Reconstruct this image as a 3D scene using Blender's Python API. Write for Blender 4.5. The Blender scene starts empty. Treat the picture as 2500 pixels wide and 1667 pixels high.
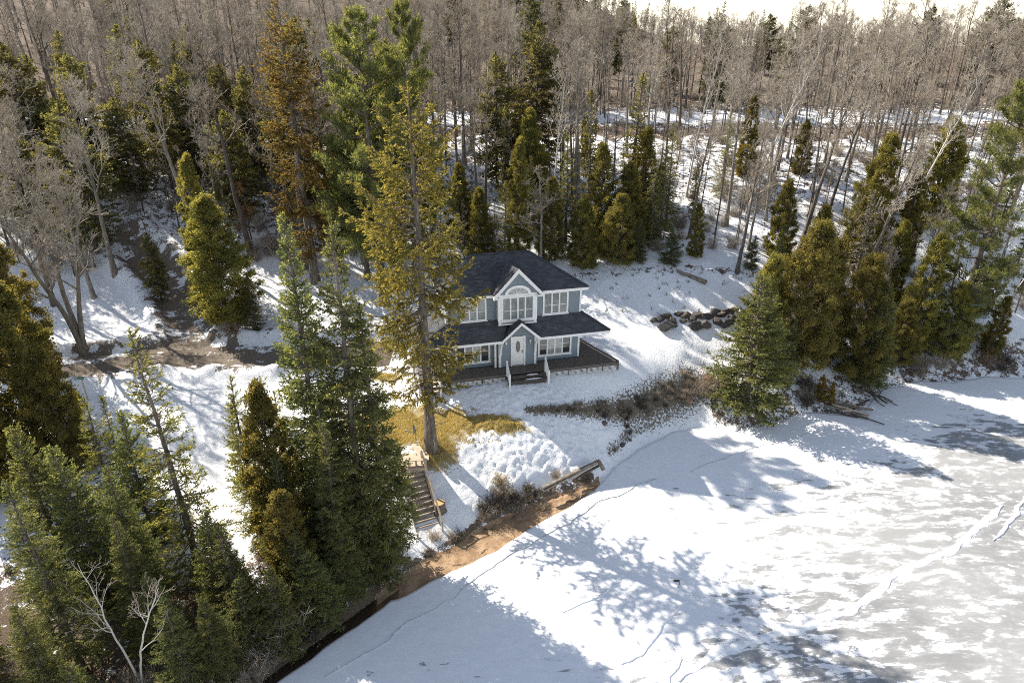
import bpy, math, random
import numpy as np
from mathutils import Vector

SC = bpy.context.scene
COL = SC.collection
R = math.radians

# ------------------------------------------------------------------ camera, sky, sun, exposure
CAM_H = 26.0
cam_data = bpy.data.cameras.new('camera')
cam_data.sensor_width = 36.0
cam_data.lens = 24.0
cam_data.clip_start = 0.5
cam_data.clip_end = 4000.0
cam = bpy.data.objects.new('camera', cam_data)
cam.location = (0, 0, CAM_H)
cam.rotation_euler = (R(90 - 26.0), 0, 0)
COL.objects.link(cam)
SC.camera = cam

SHADOW_AZ = R(-34.0)          # direction shadows fall, measured from +x
SUN_EL = R(39.5)
world = bpy.data.worlds.new('World')
SC.world = world
world.use_nodes = True
wn = world.node_tree.nodes
bg = wn['Background']
sky = wn.new('ShaderNodeTexSky')
sky.sky_type = 'NISHITA'
sky.sun_disc = False
sky.sun_elevation = SUN_EL
# the sky's sun sits at +y for rotation 0 and turns clockwise seen from above
sun_dir = Vector((-math.cos(SHADOW_AZ) * math.cos(SUN_EL), -math.sin(SHADOW_AZ) * math.cos(SUN_EL), math.sin(SUN_EL)))
sky.sun_rotation = math.atan2(sun_dir.x, sun_dir.y)
sky.altitude = 300
sky.air_density = 1.0
sky.dust_density = 0.0
sky.ozone_density = 1.0
hsv = wn.new('ShaderNodeHueSaturation')
hsv.inputs['Saturation'].default_value = 0.58
world.node_tree.links.new(sky.outputs[0], hsv.inputs['Color'])
world.node_tree.links.new(hsv.outputs[0], bg.inputs[0])
bg.inputs[1].default_value = 0.1

sun_data = bpy.data.lights.new('sun', 'SUN')
sun_data.energy = 5.0
sun_data.angle = R(0.53)
sun_data.color = (1.0, 0.915, 0.79)
sun = bpy.data.objects.new('sun', sun_data)
sun.rotation_euler = (-sun_dir).to_track_quat('-Z', 'Y').to_euler()
sun.location = (-60, 60, 80)
COL.objects.link(sun)

SC.view_settings.view_transform = 'Standard'
SC.view_settings.look = 'None'
SC.view_settings.exposure = 1.0
SC.view_settings.gamma = 1.0
SC.view_settings.use_curve_mapping = False
SC.cycles.use_denoising = False
SC.cycles.use_adaptive_sampling = True
SC.cycles.adaptive_threshold = 0.01
SC.cycles.pixel_filter_type = 'BLACKMAN_HARRIS'
SC.cycles.filter_width = 1.0
SC.cycles.max_bounces = 5
SC.cycles.diffuse_bounces = 3
SC.cycles.glossy_bounces = 2
SC.cycles.transmission_bounces = 4
SC.cycles.transparent_max_bounces = 6
SC.cycles.caustics_reflective = False
SC.cycles.caustics_refractive = False
SC.cycles.sample_clamp_indirect = 4.0

rng = np.random.default_rng(7)
random.seed(7)

# ------------------------------------------------------------------ object helpers
def empty(name, loc=(0, 0, 0), rz=0.0, parent=None):
    o = bpy.data.objects.new(name, None)
    o.location = loc
    o.rotation_euler = (0, 0, rz)
    o.empty_display_size = 0.2
    COL.objects.link(o)
    o.parent = parent
    return o

def tag(o, label=None, cat=None, group=None, kind=None):
    if label: o['label'] = label
    if cat: o['category'] = cat
    if group: o['group'] = group
    if kind: o['kind'] = kind
    return o

def np_mesh(name, V, F, mats, smooth=False, attrs=None, matidx=None):
    """V (n,3); F (m,k) array or list of such arrays"""
    V = np.asarray(V, np.float32)
    Fs = F if isinstance(F, list) else [F]
    Fs = [np.asarray(f, np.int32) for f in Fs if len(f)]
    me = bpy.data.meshes.new(name)
    me.vertices.add(len(V))
    me.vertices.foreach_set('co', V.ravel())
    nl = sum(f.size for f in Fs)
    nf = sum(len(f) for f in Fs)
    me.loops.add(nl)
    me.polygons.add(nf)
    me.loops.foreach_set('vertex_index', np.concatenate([f.ravel() for f in Fs]))
    tot = np.concatenate([np.full(len(f), f.shape[1], np.int32) for f in Fs])
    start = np.concatenate([[0], np.cumsum(tot)[:-1]]).astype(np.int32)
    me.polygons.foreach_set('loop_start', start)
    me.polygons.foreach_set('loop_total', tot)
    if smooth:
        me.polygons.foreach_set('use_smooth', np.ones(nf, bool))
    for m in (mats if isinstance(mats, (list, tuple)) else [mats]):
        me.materials.append(m)
    if matidx is not None:
        me.polygons.foreach_set('material_index', np.asarray(matidx, np.int32))
    if attrs:
        for an, arr in attrs.items():
            arr = np.asarray(arr, np.float32)
            if arr.ndim == 1:
                a = me.attributes.new(an, 'FLOAT', 'POINT')
                a.data.foreach_set('value', arr)
            else:
                a = me.attributes.new(an, 'FLOAT_COLOR', 'POINT')
                a.data.foreach_set('color', arr.ravel())
    me.update(calc_edges=True)
    me.validate()
    return me

def link(name, me, parent=None, loc=(0, 0, 0), rot=(0, 0, 0)):
    o = bpy.data.objects.new(name, me)
    o.location = loc
    o.rotation_euler = rot
    COL.objects.link(o)
    o.parent = parent
    return o

class MB:
    """collects simple shapes, builds ONE mesh object"""
    def __init__(self): self.V = []; self.F = []
    def poly(self, pts, faces):
        b = len(self.V); self.V += [tuple(p) for p in pts]
        self.F += [tuple(b + i for i in f) for f in faces]; return self
    def box(self, x0, x1, y0, y1, z0, z1):
        return self.poly([(x0,y0,z0),(x1,y0,z0),(x1,y1,z0),(x0,y1,z0),(x0,y0,z1),(x1,y0,z1),(x1,y1,z1),(x0,y1,z1)],
                         [(0,3,2,1),(4,5,6,7),(0,1,5,4),(1,2,6,5),(2,3,7,6),(3,0,4,7)])
    def bar(self, a, b, w, h=None, up=(0, 0, 1)):
        """square bar from a to b; w across, h along up"""
        h = w if h is None else h
        a = Vector(a); b = Vector(b); d = (b - a).normalized(); u = Vector(up)
        s = d.cross(u)
        if s.length < 1e-4: s = d.cross(Vector((1, 0, 0)))
        s.normalize(); u = s.cross(d).normalized()
        s *= w / 2; u *= h / 2
        p = [a-s-u, a+s-u, a+s+u, a-s+u, b-s-u, b+s-u, b+s+u, b-s+u]
        return self.poly(p, [(3,2,1,0),(4,5,6,7),(0,1,5,4),(1,2,6,5),(2,3,7,6),(3,0,4,7)])
    def tube(self, pts, rad, n=8, cap=True):
        pts = [Vector(p) for p in pts]
        rad = rad if isinstance(rad, (list, tuple)) else [rad] * len(pts)
        b = len(self.V); k = len(pts)
        for i, p in enumerate(pts):
            d = (pts[min(i+1, k-1)] - pts[max(i-1, 0)]).normalized()
            s = d.cross(Vector((0, 0, 1)) if abs(d.z) < .9 else Vector((1, 0, 0))).normalized(); u = s.cross(d)
            for j in range(n):
                t = 2 * math.pi * j / n
                self.V.append(tuple(p + (s * math.cos(t) + u * math.sin(t)) * rad[i]))
        for i in range(k - 1):
            for j in range(n):
                a0 = b + i*n + j; a1 = b + i*n + (j+1) % n
                self.F.append((a0, a1, a1 + n, a0 + n))
        if cap:
            self.F.append(tuple(b + j for j in range(n))[::-1])
            self.F.append(tuple(b + (k-1)*n + j for j in range(n)))
        return self
    def prism(self, pts, off):
        """polygon pts (3d) extruded by vector off"""
        n = len(pts); off = Vector(off)
        P = [Vector(p) for p in pts]
        f = [tuple(range(n))[::-1], tuple(range(n, 2*n))] + [(i, (i+1) % n, n + (i+1) % n, n + i) for i in range(n)]
        return self.poly(P + [p + off for p in P], f)
    def mesh(self, name, mat, smooth=False):
        me = bpy.data.meshes.new(name)
        me.from_pydata(self.V, [], self.F)
        for m in (mat if isinstance(mat, (list, tuple)) else [mat]): me.materials.append(m)
        if smooth:
            for p in me.polygons: p.use_smooth = True
        me.update()
        import bmesh
        bm = bmesh.new(); bm.from_mesh(me); bmesh.ops.recalc_face_normals(bm, faces=bm.faces); bm.to_mesh(me); bm.free()
        return me
    def build(self, name, mat, parent=None, smooth=False, loc=(0, 0, 0), rot=(0, 0, 0)):
        return link(name, self.mesh(name, mat, smooth), parent, loc, rot)

# ------------------------------------------------------------------ materials
class NT:
    def __init__(self, name):
        self.m = bpy.data.materials.new(name); self.m.use_nodes = True
        self.t = self.m.node_tree; self.n = self.t.nodes; self.out = self.n['Material Output']; self.p = self.n['Principled BSDF']
    def node(self, kind, **kw):
        nd = self.n.new(kind)
        for k, v in kw.items(): setattr(nd, k, v)
        return nd
    def L(self, a, b): self.t.links.new(a, b)
    def val(self, sock, v):
        if hasattr(v, 'is_output'): self.L(v, sock)
        else: sock.default_value = v
    def math(self, op, a, b=0.0, c=None, clamp=False):
        nd = self.node('ShaderNodeMath', operation=op, use_clamp=clamp)
        self.val(nd.inputs[0], a); self.val(nd.inputs[1], b)
        if c is not None: self.val(nd.inputs[2], c)
        return nd.outputs[0]
    def mix(self, f, a, b, mode='MIX'):
        nd = self.node('ShaderNodeMixRGB', blend_type=mode)
        self.val(nd.inputs[0], f)
        for s, v in ((nd.inputs[1], a), (nd.inputs[2], b)):
            if isinstance(v, (tuple, list)): s.default_value = (*v[:3], 1)
            else: self.L(v, s)
        return nd.outputs[0]
    def noise(self, scale, detail=4, rough=.55, vec=None, dist=0.0):
        nd = self.node('ShaderNodeTexNoise'); nd.inputs['Scale'].default_value = scale
        nd.inputs['Detail'].default_value = detail; nd.inputs['Roughness'].default_value = rough
        nd.inputs['Distortion'].default_value = dist
        if vec is not None: self.L(vec, nd.inputs['Vector'])
        return nd.outputs[0]
    def sstep(self, x, lo, hi):
        nd = self.node('ShaderNodeMapRange', interpolation_type='SMOOTHSTEP')
        self.val(nd.inputs[0], x); nd.inputs[1].default_value = lo; nd.inputs[2].default_value = hi
        return nd.outputs[0]
    def geo(self): return self.node('ShaderNodeNewGeometry')
    def obj(self): return self.node('ShaderNodeTexCoord').outputs['Object']
    def scale(self, vec, s):
        nd = self.node('ShaderNodeVectorMath', operation='MULTIPLY'); self.L(vec, nd.inputs[0]); nd.inputs[1].default_value = s
        return nd.outputs[0]
    def attr(self, name):
        return self.node('ShaderNodeAttribute', attribute_name=name)
    def bump(self, h, strength=.5, dist=.05):
        nd = self.node('ShaderNodeBump'); nd.inputs['Strength'].default_value = strength; nd.inputs['Distance'].default_value = dist
        self.L(h, nd.inputs['Height']); self.L(nd.outputs[0], self.p.inputs['Normal']); return nd
    def base(self, c):
        if isinstance(c, (tuple, list)): self.p.inputs['Base Color'].default_value = (*c[:3], 1)
        else: self.L(c, self.p.inputs['Base Color'])
    def rough(self, r): self.val(self.p.inputs['Roughness'], r)
    def spec(self, s): self.p.inputs['Specular IOR Level'].default_value = s

def simple(name, col, rough=.6, var=.15, scale=6.0, bump=.0, bscale=40.0, spec=.3, stretch=None, metal=0.0):
    t = NT(name)
    v = t.obj()
    if stretch: v = t.scale(v, stretch)
    n = t.noise(scale, 5, .6, v)
    dark = tuple(c * (1 - var) for c in col); lite = tuple(min(1, c * (1 + var)) for c in col)
    t.base(t.mix(t.sstep(n, .3, .7), dark, lite)); t.rough(rough); t.spec(spec); t.p.inputs['Metallic'].default_value = metal
    if bump: t.bump(t.noise(bscale, 4, .6, v), bump, .01)
    return t.m

M = {}
M['white'] = simple('white_trim_paint', (.80, .80, .79), .45, .03, 3)
M['siding'] = simple('blue_grey_siding', (.195, .240, .278), .55, .07, 2.5, .1, 60)
M['shingle'] = None
M['door'] = simple('white_door_paint', (.78, .77, .75), .4, .03, 3)
M['metal'] = simple('brushed_metal', (.45, .44, .42), .35, .1, 20, metal=.8)
M['deckwood'] = simple('weathered_deck_wood', (.125, .105, .092), .8, .3, 3, .3, 30, stretch=(1, 8, 8))
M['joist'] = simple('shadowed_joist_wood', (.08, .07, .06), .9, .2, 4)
M['palewood'] = simple('pale_grey_lumber', (.47, .38, .29), .8, .25, 2.5, .35, 30, stretch=(1, 6, 6))
M['greywood'] = simple('silvery_dead_wood', (.22, .19, .155), .85, .35, 3, .4, 25)
M['darkwood'] = simple('dark_wet_wood', (.07, .055, .045), .85, .35, 3, .4, 25)
M['concrete'] = simple('concrete_block', (.42, .41, .39), .9, .12, 8, .3, 50)
M['signgreen'] = simple('green_sign_sheet', (.02, .16, .07), .4, .05)
M['dish'] = simple('grey_dish_sheet', (.22, .23, .25), .5, .1)
M['brass'] = simple('tarnished_brass', (.32, .25, .12), .35, .1, metal=.9)
M['frost'] = simple('frosted_oval_glass', (.16, .17, .17), .35, .35, 14)
M['lampglass'] = simple('lamp_glass', (.62, .62, .6), .25, .05)
M['endgrain'] = None
def mk_endgrain():
    t = NT('cut_log_endgrain'); v = t.obj()
    sep = t.node('ShaderNodeSeparateXYZ'); t.L(v, sep.inputs[0])
    r = t.math('SQRT', t.math('ADD', t.math('POWER', sep.outputs[0], 2), t.math('POWER', sep.outputs[1], 2)))
    rings = t.math('SINE', t.math('MULTIPLY', t.math('ADD', r, t.math('MULTIPLY', t.noise(6, 3, .5, v), .08)), 130))
    t.base(t.mix(t.math('MULTIPLY_ADD', rings, .3, .5), (.36, .23, .10), (.50, .34, .16))); t.rough(.8); M['endgrain'] = t.m
mk_endgrain()
def mk_shingle():
    t = NT('asphalt_shingle'); v = t.obj()
    n = t.noise(1.3, 4, .6, v); n2 = t.noise(9, 5, .75, v)
    c = t.mix(t.sstep(n2, .3, .72), (.030, .034, .042), (.088, .094, .108))
    c = t.mix(t.math('MULTIPLY', t.sstep(n, .35, .7), .5), c, (.055, .056, .062))
    rnd = t.attr('tone').outputs['Fac']
    c = t.mix(t.math('MULTIPLY', rnd, .55), c, (.12, .122, .13))
    t.base(c); t.rough(.85); t.spec(.2); t.bump(t.noise(90, 3, .6, v), .4, .008); M['shingle'] = t.m
mk_shingle()
def mk_glass(name, tint, curtain):
    t = NT(name); v = t.obj()
    n = t.noise(5, 3, .5, t.scale(v, (3.5, 1, .35)))
    c = t.mix(t.sstep(n, .38, .62), tint, curtain)
    t.base(c); t.rough(.08); t.spec(.6)
    t.p.inputs['Coat Weight'].default_value = .5
    t.p.inputs['Coat Roughness'].default_value = .03
    return t.m
M['glass'] = mk_glass('window_glass_with_curtain', (.15, .17, .165), (.22, .245, .24))
M['glass_dark'] = mk_glass('dark_window_glass', (.022, .026, .03), (.05, .055, .06))
M['glass_lace'] = mk_glass('window_glass_with_lace', (.24, .26, .26), (.36, .38, .38))

def mk_bark(name, dark, lite, scale=7, stretch=(1, 1, .25), bump=.6):
    t = NT(name); v = t.scale(t.obj(), stretch)
    n = t.noise(scale, 6, .7, v)
    rnd = t.node('ShaderNodeObjectInfo').outputs['Random']
    c = t.mix(t.sstep(n, .32, .68), dark, lite)
    c = t.mix(t.math('MULTIPLY', rnd, .35), c, tuple(x * .55 for x in dark))
    t.base(c); t.rough(.9); t.spec(.15); t.bump(n, bump, .03); return t.m
M['bark_spruce'] = mk_bark('grey_spruce_bark', (.085, .070, .058), (.26, .225, .19))
M['bark_bare'] = mk_bark('grey_hardwood_bark', (.16, .142, .118), (.38, .335, .28))
M['bark_dark'] = mk_bark('dark_brown_bark', (.075, .064, .055), (.20, .17, .145))
M['twig'] = mk_bark('pale_twig_bark', (.34, .30, .245), (.60, .53, .44), 3, (1, 1, 1), .0)
M['twig_red'] = mk_bark('reddish_twig_bark', (.29, .245, .195), (.50, .425, .34), 3, (1, 1, 1), .0)
M['twig_white'] = mk_bark('sunbleached_twig_bark', (.28, .245, .205), (.46, .41, .35), 3, (1, 1, 1), .0)
def mk_birch():
    t = NT('white_birch_bark'); v = t.obj()
    n = t.noise(5, 4, .6, t.scale(v, (1, 1, 4)))
    t.base(t.mix(t.sstep(n, .62, .72), (.52, .49, .45), (.06, .05, .045))); t.rough(.75); t.bump(n, .3, .01); M['birch'] = t.m
mk_birch()

def mk_leaf(name, a, b, trans=.5, spread=.4, tcol=None):
    """foliage: colour a..b by the clump's own tone, shifted per tree"""
    t = NT(name)
    tone = t.attr('tone').outputs['Fac']
    rnd = t.node('ShaderNodeObjectInfo').outputs['Random']
    n = t.noise(1.1, 3, .6, t.obj())
    f = t.math('ADD', t.math('MULTIPLY', tone, .75), t.math('MULTIPLY', t.math('SUBTRACT', n, .5), 1.1), clamp=True)
    c = t.mix(f, a, b)
    hs = t.node('ShaderNodeHueSaturation'); t.L(c, hs.inputs['Color'])
    t.val(hs.inputs['Value'], t.math('MULTIPLY_ADD', rnd, spread, 1 - spread / 2))
    t.val(hs.inputs['Hue'], t.math('MULTIPLY_ADD', rnd, .03, .485))
    d = t.node('ShaderNodeBsdfDiffuse'); tr = t.node('ShaderNodeBsdfTranslucent')
    t.L(hs.outputs[0], d.inputs[0])
    tc = t.mix(1.0, hs.outputs[0], tcol or (1.75, 1.55, .8), 'MULTIPLY')
    t.L(tc, tr.inputs[0])
    mx = t.node('ShaderNodeMixShader'); mx.inputs[0].default_value = trans
    t.L(d.outputs[0], mx.inputs[1]); t.L(tr.outputs[0], mx.inputs[2])
    t.n.remove(t.p); t.L(mx.outputs[0], t.out.inputs[0])
    return t.m
M['spruce'] = mk_leaf('spruce_needles', (.075, .092, .042), (.330, .315, .108))
M['spruce_blue'] = mk_leaf('blue_green_spruce_needles', (.066, .092, .052), (.300, .305, .130))
M['oldspruce'] = mk_leaf('olive_old_spruce_needles', (.082, .080, .034), (.340, .285, .098))
M['rustspruce'] = mk_leaf('rust_cone_laden_needles', (.115, .098, .042), (.375, .300, .112))
M['cedar'] = mk_leaf('golden_cedar_sprays', (.110, .112, .046), (.375, .335, .118))
M['cedar_green'] = mk_leaf('green_cedar_sprays', (.098, .106, .042), (.340, .305, .108))
M['cedar_gold'] = mk_leaf('bright_gold_cedar_sprays', (.170, .130, .038), (.400, .300, .085))
M['pine'] = mk_leaf('white_pine_needles', (.095, .125, .060), (.310, .325, .140))
M['hemlock'] = mk_leaf('hemlock_needles', (.080, .088, .046), (.300, .280, .135))
M['deadspruce'] = mk_leaf('grey_dead_spruce_twigs', (.17, .155, .125), (.33, .29, .22), .15)
M['deadleaf'] = mk_leaf('rusty_dead_leaves', (.16, .075, .03), (.32, .15, .06), .4)
M['grass'] = mk_leaf('dead_grass_blades', (.30, .235, .11), (.53, .425, .225), .35)
M['darkgrass'] = mk_leaf('dark_matted_grass', (.13, .115, .085), (.32, .265, .18), .2)
# ------------------------------------------------------------------ terrain
def vnoise(x, y, seed=0):
    xi = np.floor(x).astype(np.int64); yi = np.floor(y).astype(np.int64)
    xf = x - xi; yf = y - yi
    def h(a, b):
        n = (a * 374761393 + b * 668265263 + seed * 974711) & 0xffffffff
        n = ((n ^ (n >> 13)) * 1274126177) & 0xffffffff
        return ((n ^ (n >> 16)) & 0xffff) / 65535.0
    u = xf * xf * (3 - 2 * xf); v = yf * yf * (3 - 2 * yf)
    return (h(xi, yi) * (1-u) + h(xi+1, yi) * u) * (1-v) + (h(xi, yi+1) * (1-u) + h(xi+1, yi+1) * u) * v
def fbm(x, y, o=4, seed=0):
    s = 0; a = .5; t = 0
    for i in range(o):
        s = s + a * vnoise(x * 2**i + 17.3 * i, y * 2**i - 9.1 * i, seed + i); t += a; a *= .5
    return s / t

SHORE = np.array([(-140,-110),(-60,-32),(-30,-2),(-20,9.6),(-14,16.6),(-10.4,20.6),(-8.3,22.9),(-6.1,25.4),(-4.4,27.2),(-3.0,28.2),(-2.1,29.2),(-.6,30.3),
    (2.1,32.1),(4.8,33.4),(6.5,35.5),(8.4,37.3),(11,39.3),(13.3,39.9),(15.4,39.7),(18.5,40.6),(20.8,41.8),(23.5,41.6),(25.7,42.6),(28.2,45.2),
    (32,46.4),(34.2,46.2),(37.2,47.2),(40,46.8),(60,50),(120,56),(300,70)], float)
ICE = np.array([(-140,-112),(-60,-34),(-30,-4),(-20,8),(-14,15.3),(-10.4,19.5),(-8.5,21.6),(-6.0,24.2),(-2.4,26.7),(-.3,28.3),(1.5,29.9),(5.0,32.9),(6.6,35.3),
    (8.4,37.1),(11,39.1),(13.3,39.7),(15.4,39.5),(18.5,40.4),(20.8,41.6),(23.5,41.4),(25.7,42.4),(28.2,45.0),(32,46.2),(34.2,46.0),(37.2,47.0),(40,46.6),
    (60,49.8),(120,55.8),(300,69.8)], float)
def yshore(x): return np.interp(x, SHORE[:, 0], SHORE[:, 1])
def yice(x): return np.interp(x, ICE[:, 0], ICE[:, 1])

CP = []
for x in list(range(-40, 61, 4)) + [-2, 2, 6, 10, 14, -6, -10]:
    CP.append((x, float(yshore(x)), -.02))
CP += [(x, float(yshore(x)) + 1.3, .75) for x in (-14, -10, -8, -6)]
CP += [(-5.2, 28.0, .35), (-3.9, 29.4, .85), (-2.6, 30.2, 1.0), (-1, 31.3, 1.0), (1.2, 32.6, .95), (3.2, 33.6, .8), (5.2, 35.0, .9)]
CP += [(-6.2, 33.1, 2.75), (-5.6, 31.2, 1.9), (-3, 32.3, 1.9), (-1, 33.3, 2.0), (-4.7, 33.3, 2.9), (-3.0, 34.2, 2.9), (-7.5, 36.7, 3.15), (-3.8, 35.8, 3.05), (0, 34.6, 2.45),
       (1.6, 36.7, 2.95), (2.5, 34.6, 1.6), (4.5, 36.2, 1.75), (3.5, 37.5, 3.0)]
CP += [(8, 38.8, 1.1), (7, 39.0, 2.0), (6.4, 40.3, 3.0), (10, 41, 2.1), (12.9, 42.0, 1.5), (12, 43.8, 3.2), (9, 42.5, 3.6), (15.5, 43.8, 2.4), (17, 41.4, .9)]
CP += [(-5, 38.6, 3.75), (0, 38.9, 3.95), (6, 40.9, 3.95), (8, 43.5, 4.1), (-5, 48, 4.25), (0, 49, 4.5), (4, 50.4, 5.2), (0, 44, 4.05), (-7, 42, 4.0), (4, 46, 4.2)]
CP += [(9, 46, 4.3), (12, 46.6, 4.5), (14.5, 46.6, 4.5), (17, 46.6, 4.35), (19.5, 45.6, 3.6), (10.6, 48.9, 5.5), (14, 48.7, 5.8), (17, 48.5, 5.7), (6.6, 52, 6.5), (11.4, 51.6, 7.0), (16.7, 50.6, 6.9), (21, 50.5, 6.4)]
CP += [(22, 45, 1.7), (26, 47, 1.6), (30, 49.5, 1.8), (36, 50, 1.9), (45, 51.5, 2.), (27, 54, 5.2), (36, 56, 5.2), (48, 59, 6), (70, 62, 6), (100, 70, 7)]
for x in range(-60, 81, 10):
    l = x < 0
    CP += [(x, 62, 9.6 if not l else 9.8), (x, 74, 13.0 if not l else 12.7), (x, 80, 13.2), (x, 88, 14.5 if not l else 14.2)]
for x in (-160, -110, -70, -40, -10, 20, 50, 80, 120, 170):
    q = (1 - np.tanh((x + 5) / 35)) / 2
    CP += [(x, 120, 15.2 + 3.8 * q), (x, 165, 15 + 10.5 * q), (x, 220, 14 + 23 * q)]
for x in (-300, -200, -100, -40, 0, 30, 70, 120, 200, 300):
    q = (1 - np.tanh((x - 22) / 24)) / 2
    CP += [(x, 310, 9 + 45 * q), (x, 430, 3 + 75 * q), (x, 560, -6 + 84 * q)]
CP += [(-17, 41.2, 4.1), (-27, 42.5, 4.1), (-36, 40, 3.9), (-23, 45, 4.3), (-27.6, 51.5, 5.3), (-33, 48, 4.9), (-46, 45, 4.6), (-14, 46, 4.5), (-12, 52, 6.0), (-18, 53, 6.4), (-36, 55, 7),
       (-17.4, 27.8, 2.0), (-12, 25.6, 1.4), (-22, 30, 2.7), (-30, 32, 3.2), (-26, 22, 1.9), (-42, 25, 3.2), (-50, 10, 3), (-18, 36, 3.6), (-12, 37.3, 3.5), (-12, 33, 3.0), (-9, 30, 2.2), (-9, 26.2, 1.1), (-24, 36.5, 3.7)]
CP = np.array(CP, float)
def _phi(a, b): return np.sqrt(((a[:, None, :] - b[None]) ** 2).sum(-1) + 1.0)
_A = _phi(CP[:, :2], CP[:, :2]); _n = len(CP)
_S = np.zeros((_n + 1, _n + 1)); _S[:_n, :_n] = _A - np.eye(_n) * .15; _S[:_n, _n] = 1; _S[_n, :_n] = 1
_W = np.linalg.solve(_S, np.append(CP[:, 2], 0))

def smooth(x, a, b):
    t = np.clip((x - a) / (b - a), 0, 1); return t * t * (3 - 2 * t)
def seg_dist(x, y, P):
    """distance to polyline P"""
    d = np.full(np.shape(x), 1e9)
    for (ax, ay), (bx, by) in zip(P[:-1], P[1:]):
        vx, vy = bx - ax, by - ay; t = np.clip(((x-ax)*vx + (y-ay)*vy) / (vx*vx + vy*vy), 0, 1)
        d = np.minimum(d, np.hypot(x - ax - t*vx, y - ay - t*vy))
    return d
DRIVE = [(-46, 39.5), (-36, 40.2), (-29, 41.3), (-24, 42.6), (-19.5, 42.6), (-15, 42.6), (-9, 43.4)]
SIDE = [(-24.2, 42.4), (-23.6, 45.5), (-25.5, 48.8), (-28.2, 52.4), (-33, 57)]
PATHT = [(-26, 24), (-15, 39)]
TRACK1 = [(6.2, 52.5), (7.5, 49.8), (9.6, 47.2), (13, 45.0), (17, 44.2)]
TRACK2 = [(5.4, 52.2), (6.7, 49.3), (8.8, 46.4), (12.4, 44.1), (17, 43.2)]
HROT = R(13.0); HO = (.37, 40.45, 4.5)
def to_house(x, y):
    c, s = math.cos(HROT), math.sin(HROT); dx, dy = x - HO[0], y - HO[1]
    return dx*c + dy*s, -dx*s + dy*c

def height(x, y, detail=True):
    x = np.asarray(x, float); y = np.asarray(y, float); shp = x.shape
    xf = x.ravel(); yf = y.ravel(); z = np.empty(len(xf))
    for i in range(0, len(xf), 40000):
        p = np.stack([xf[i:i+40000], yf[i:i+40000]], 1)
        z[i:i+40000] = _phi(p, CP[:, :2]) @ _W[:_n] + _W[_n]
    z = z.reshape(shp)
    d = y - yshore(x)
    sh = np.where((x > -6.6) & (x < 6), .05, .22)
    z = np.where(d < 0, np.maximum(-1.2, d * sh), np.maximum(z, np.minimum(d * .12, .15)))
    if detail:
        far = smooth(y, 50, 70)
        land = smooth(d, .2, 1.6)
        lx, ly = to_house(x, y)
        pad = smooth(np.maximum(np.abs(lx - .2) - 6.6, np.abs(ly - 2.8) - 4.2), 0, 1.2)
        z = z + land * ((fbm(x * .35, y * .35, 4, 3) - .5) * (.25 + 1.1 * far)) * (.25 + .75 * pad)
        z = z + land * (fbm(x * 1.6, y * 1.6, 3, 11) - .5) * (.10 + .15 * far) * (.3 + .7 * pad)
        # pocked, trodden snow on the sunny bank
        pk = smooth(x, -4.5, -2) * (1 - smooth(x, 6, 9)) * smooth(y, 29.5, 31) * (1 - smooth(y, 38.5, 39.5))
        z = z + pk * (.14 * (vnoise(x * 5.2, y * 5.6, 21) - .5) + .11 * (np.abs(vnoise(x * 2.4 + 5, y * 2.8, 22) - .5)))
        # driveway cut and ploughed banks
        dr = np.minimum(seg_dist(x, y, DRIVE), seg_dist(x, y, SIDE) + .5)
        nb = fbm(x * .9, y * .9, 3, 31)
        z = z - .18 * (1 - smooth(dr, 1.5, 2.2)) + (.15 + .75 * nb) * smooth(dr, 1.7, 2.3) * (1 - smooth(dr, 2.5, 3.9)) * smooth(-x, 8, 12)
        for T in (TRACK1, TRACK2):
            t = seg_dist(x, y, T); z = z - .16 * (1 - smooth(t, .18, .42)) + .04 * smooth(t, .2, .4) * (1 - smooth(t, .4, .7))
    return z

def stretch_axis(lo, hi, bands, grow, ends):
    """line positions: bands = [(a,b,step)] in order, then growing steps out to ends"""
    L = []
    for a, b, st in bands: L += list(np.arange(a, b - 1e-6, st))
    L.append(bands[-1][1])
    st = bands[0][2]; p = L[0]; pre = []
    while p > ends[0]: st *= grow; p -= st; pre.append(p)
    st = bands[-1][2]; p = L[-1]; post = []
    while p < ends[1]: st *= grow; p += st; post.append(p)
    return np.array(pre[::-1] + L + post)
gx = stretch_axis(0, 0, [(-34, -9, .25), (-9, 9, .11), (9, 24, .22), (24, 46, .35)], 1.06, (-420, 420))
gy = stretch_axis(0, 0, [(16, 27, .25), (27, 41, .11), (41, 56, .22), (56, 80, .45)], 1.05, (-140, 560))
GX, GY = np.meshgrid(gx, gy)
GZ = height(GX, GY)

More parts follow.
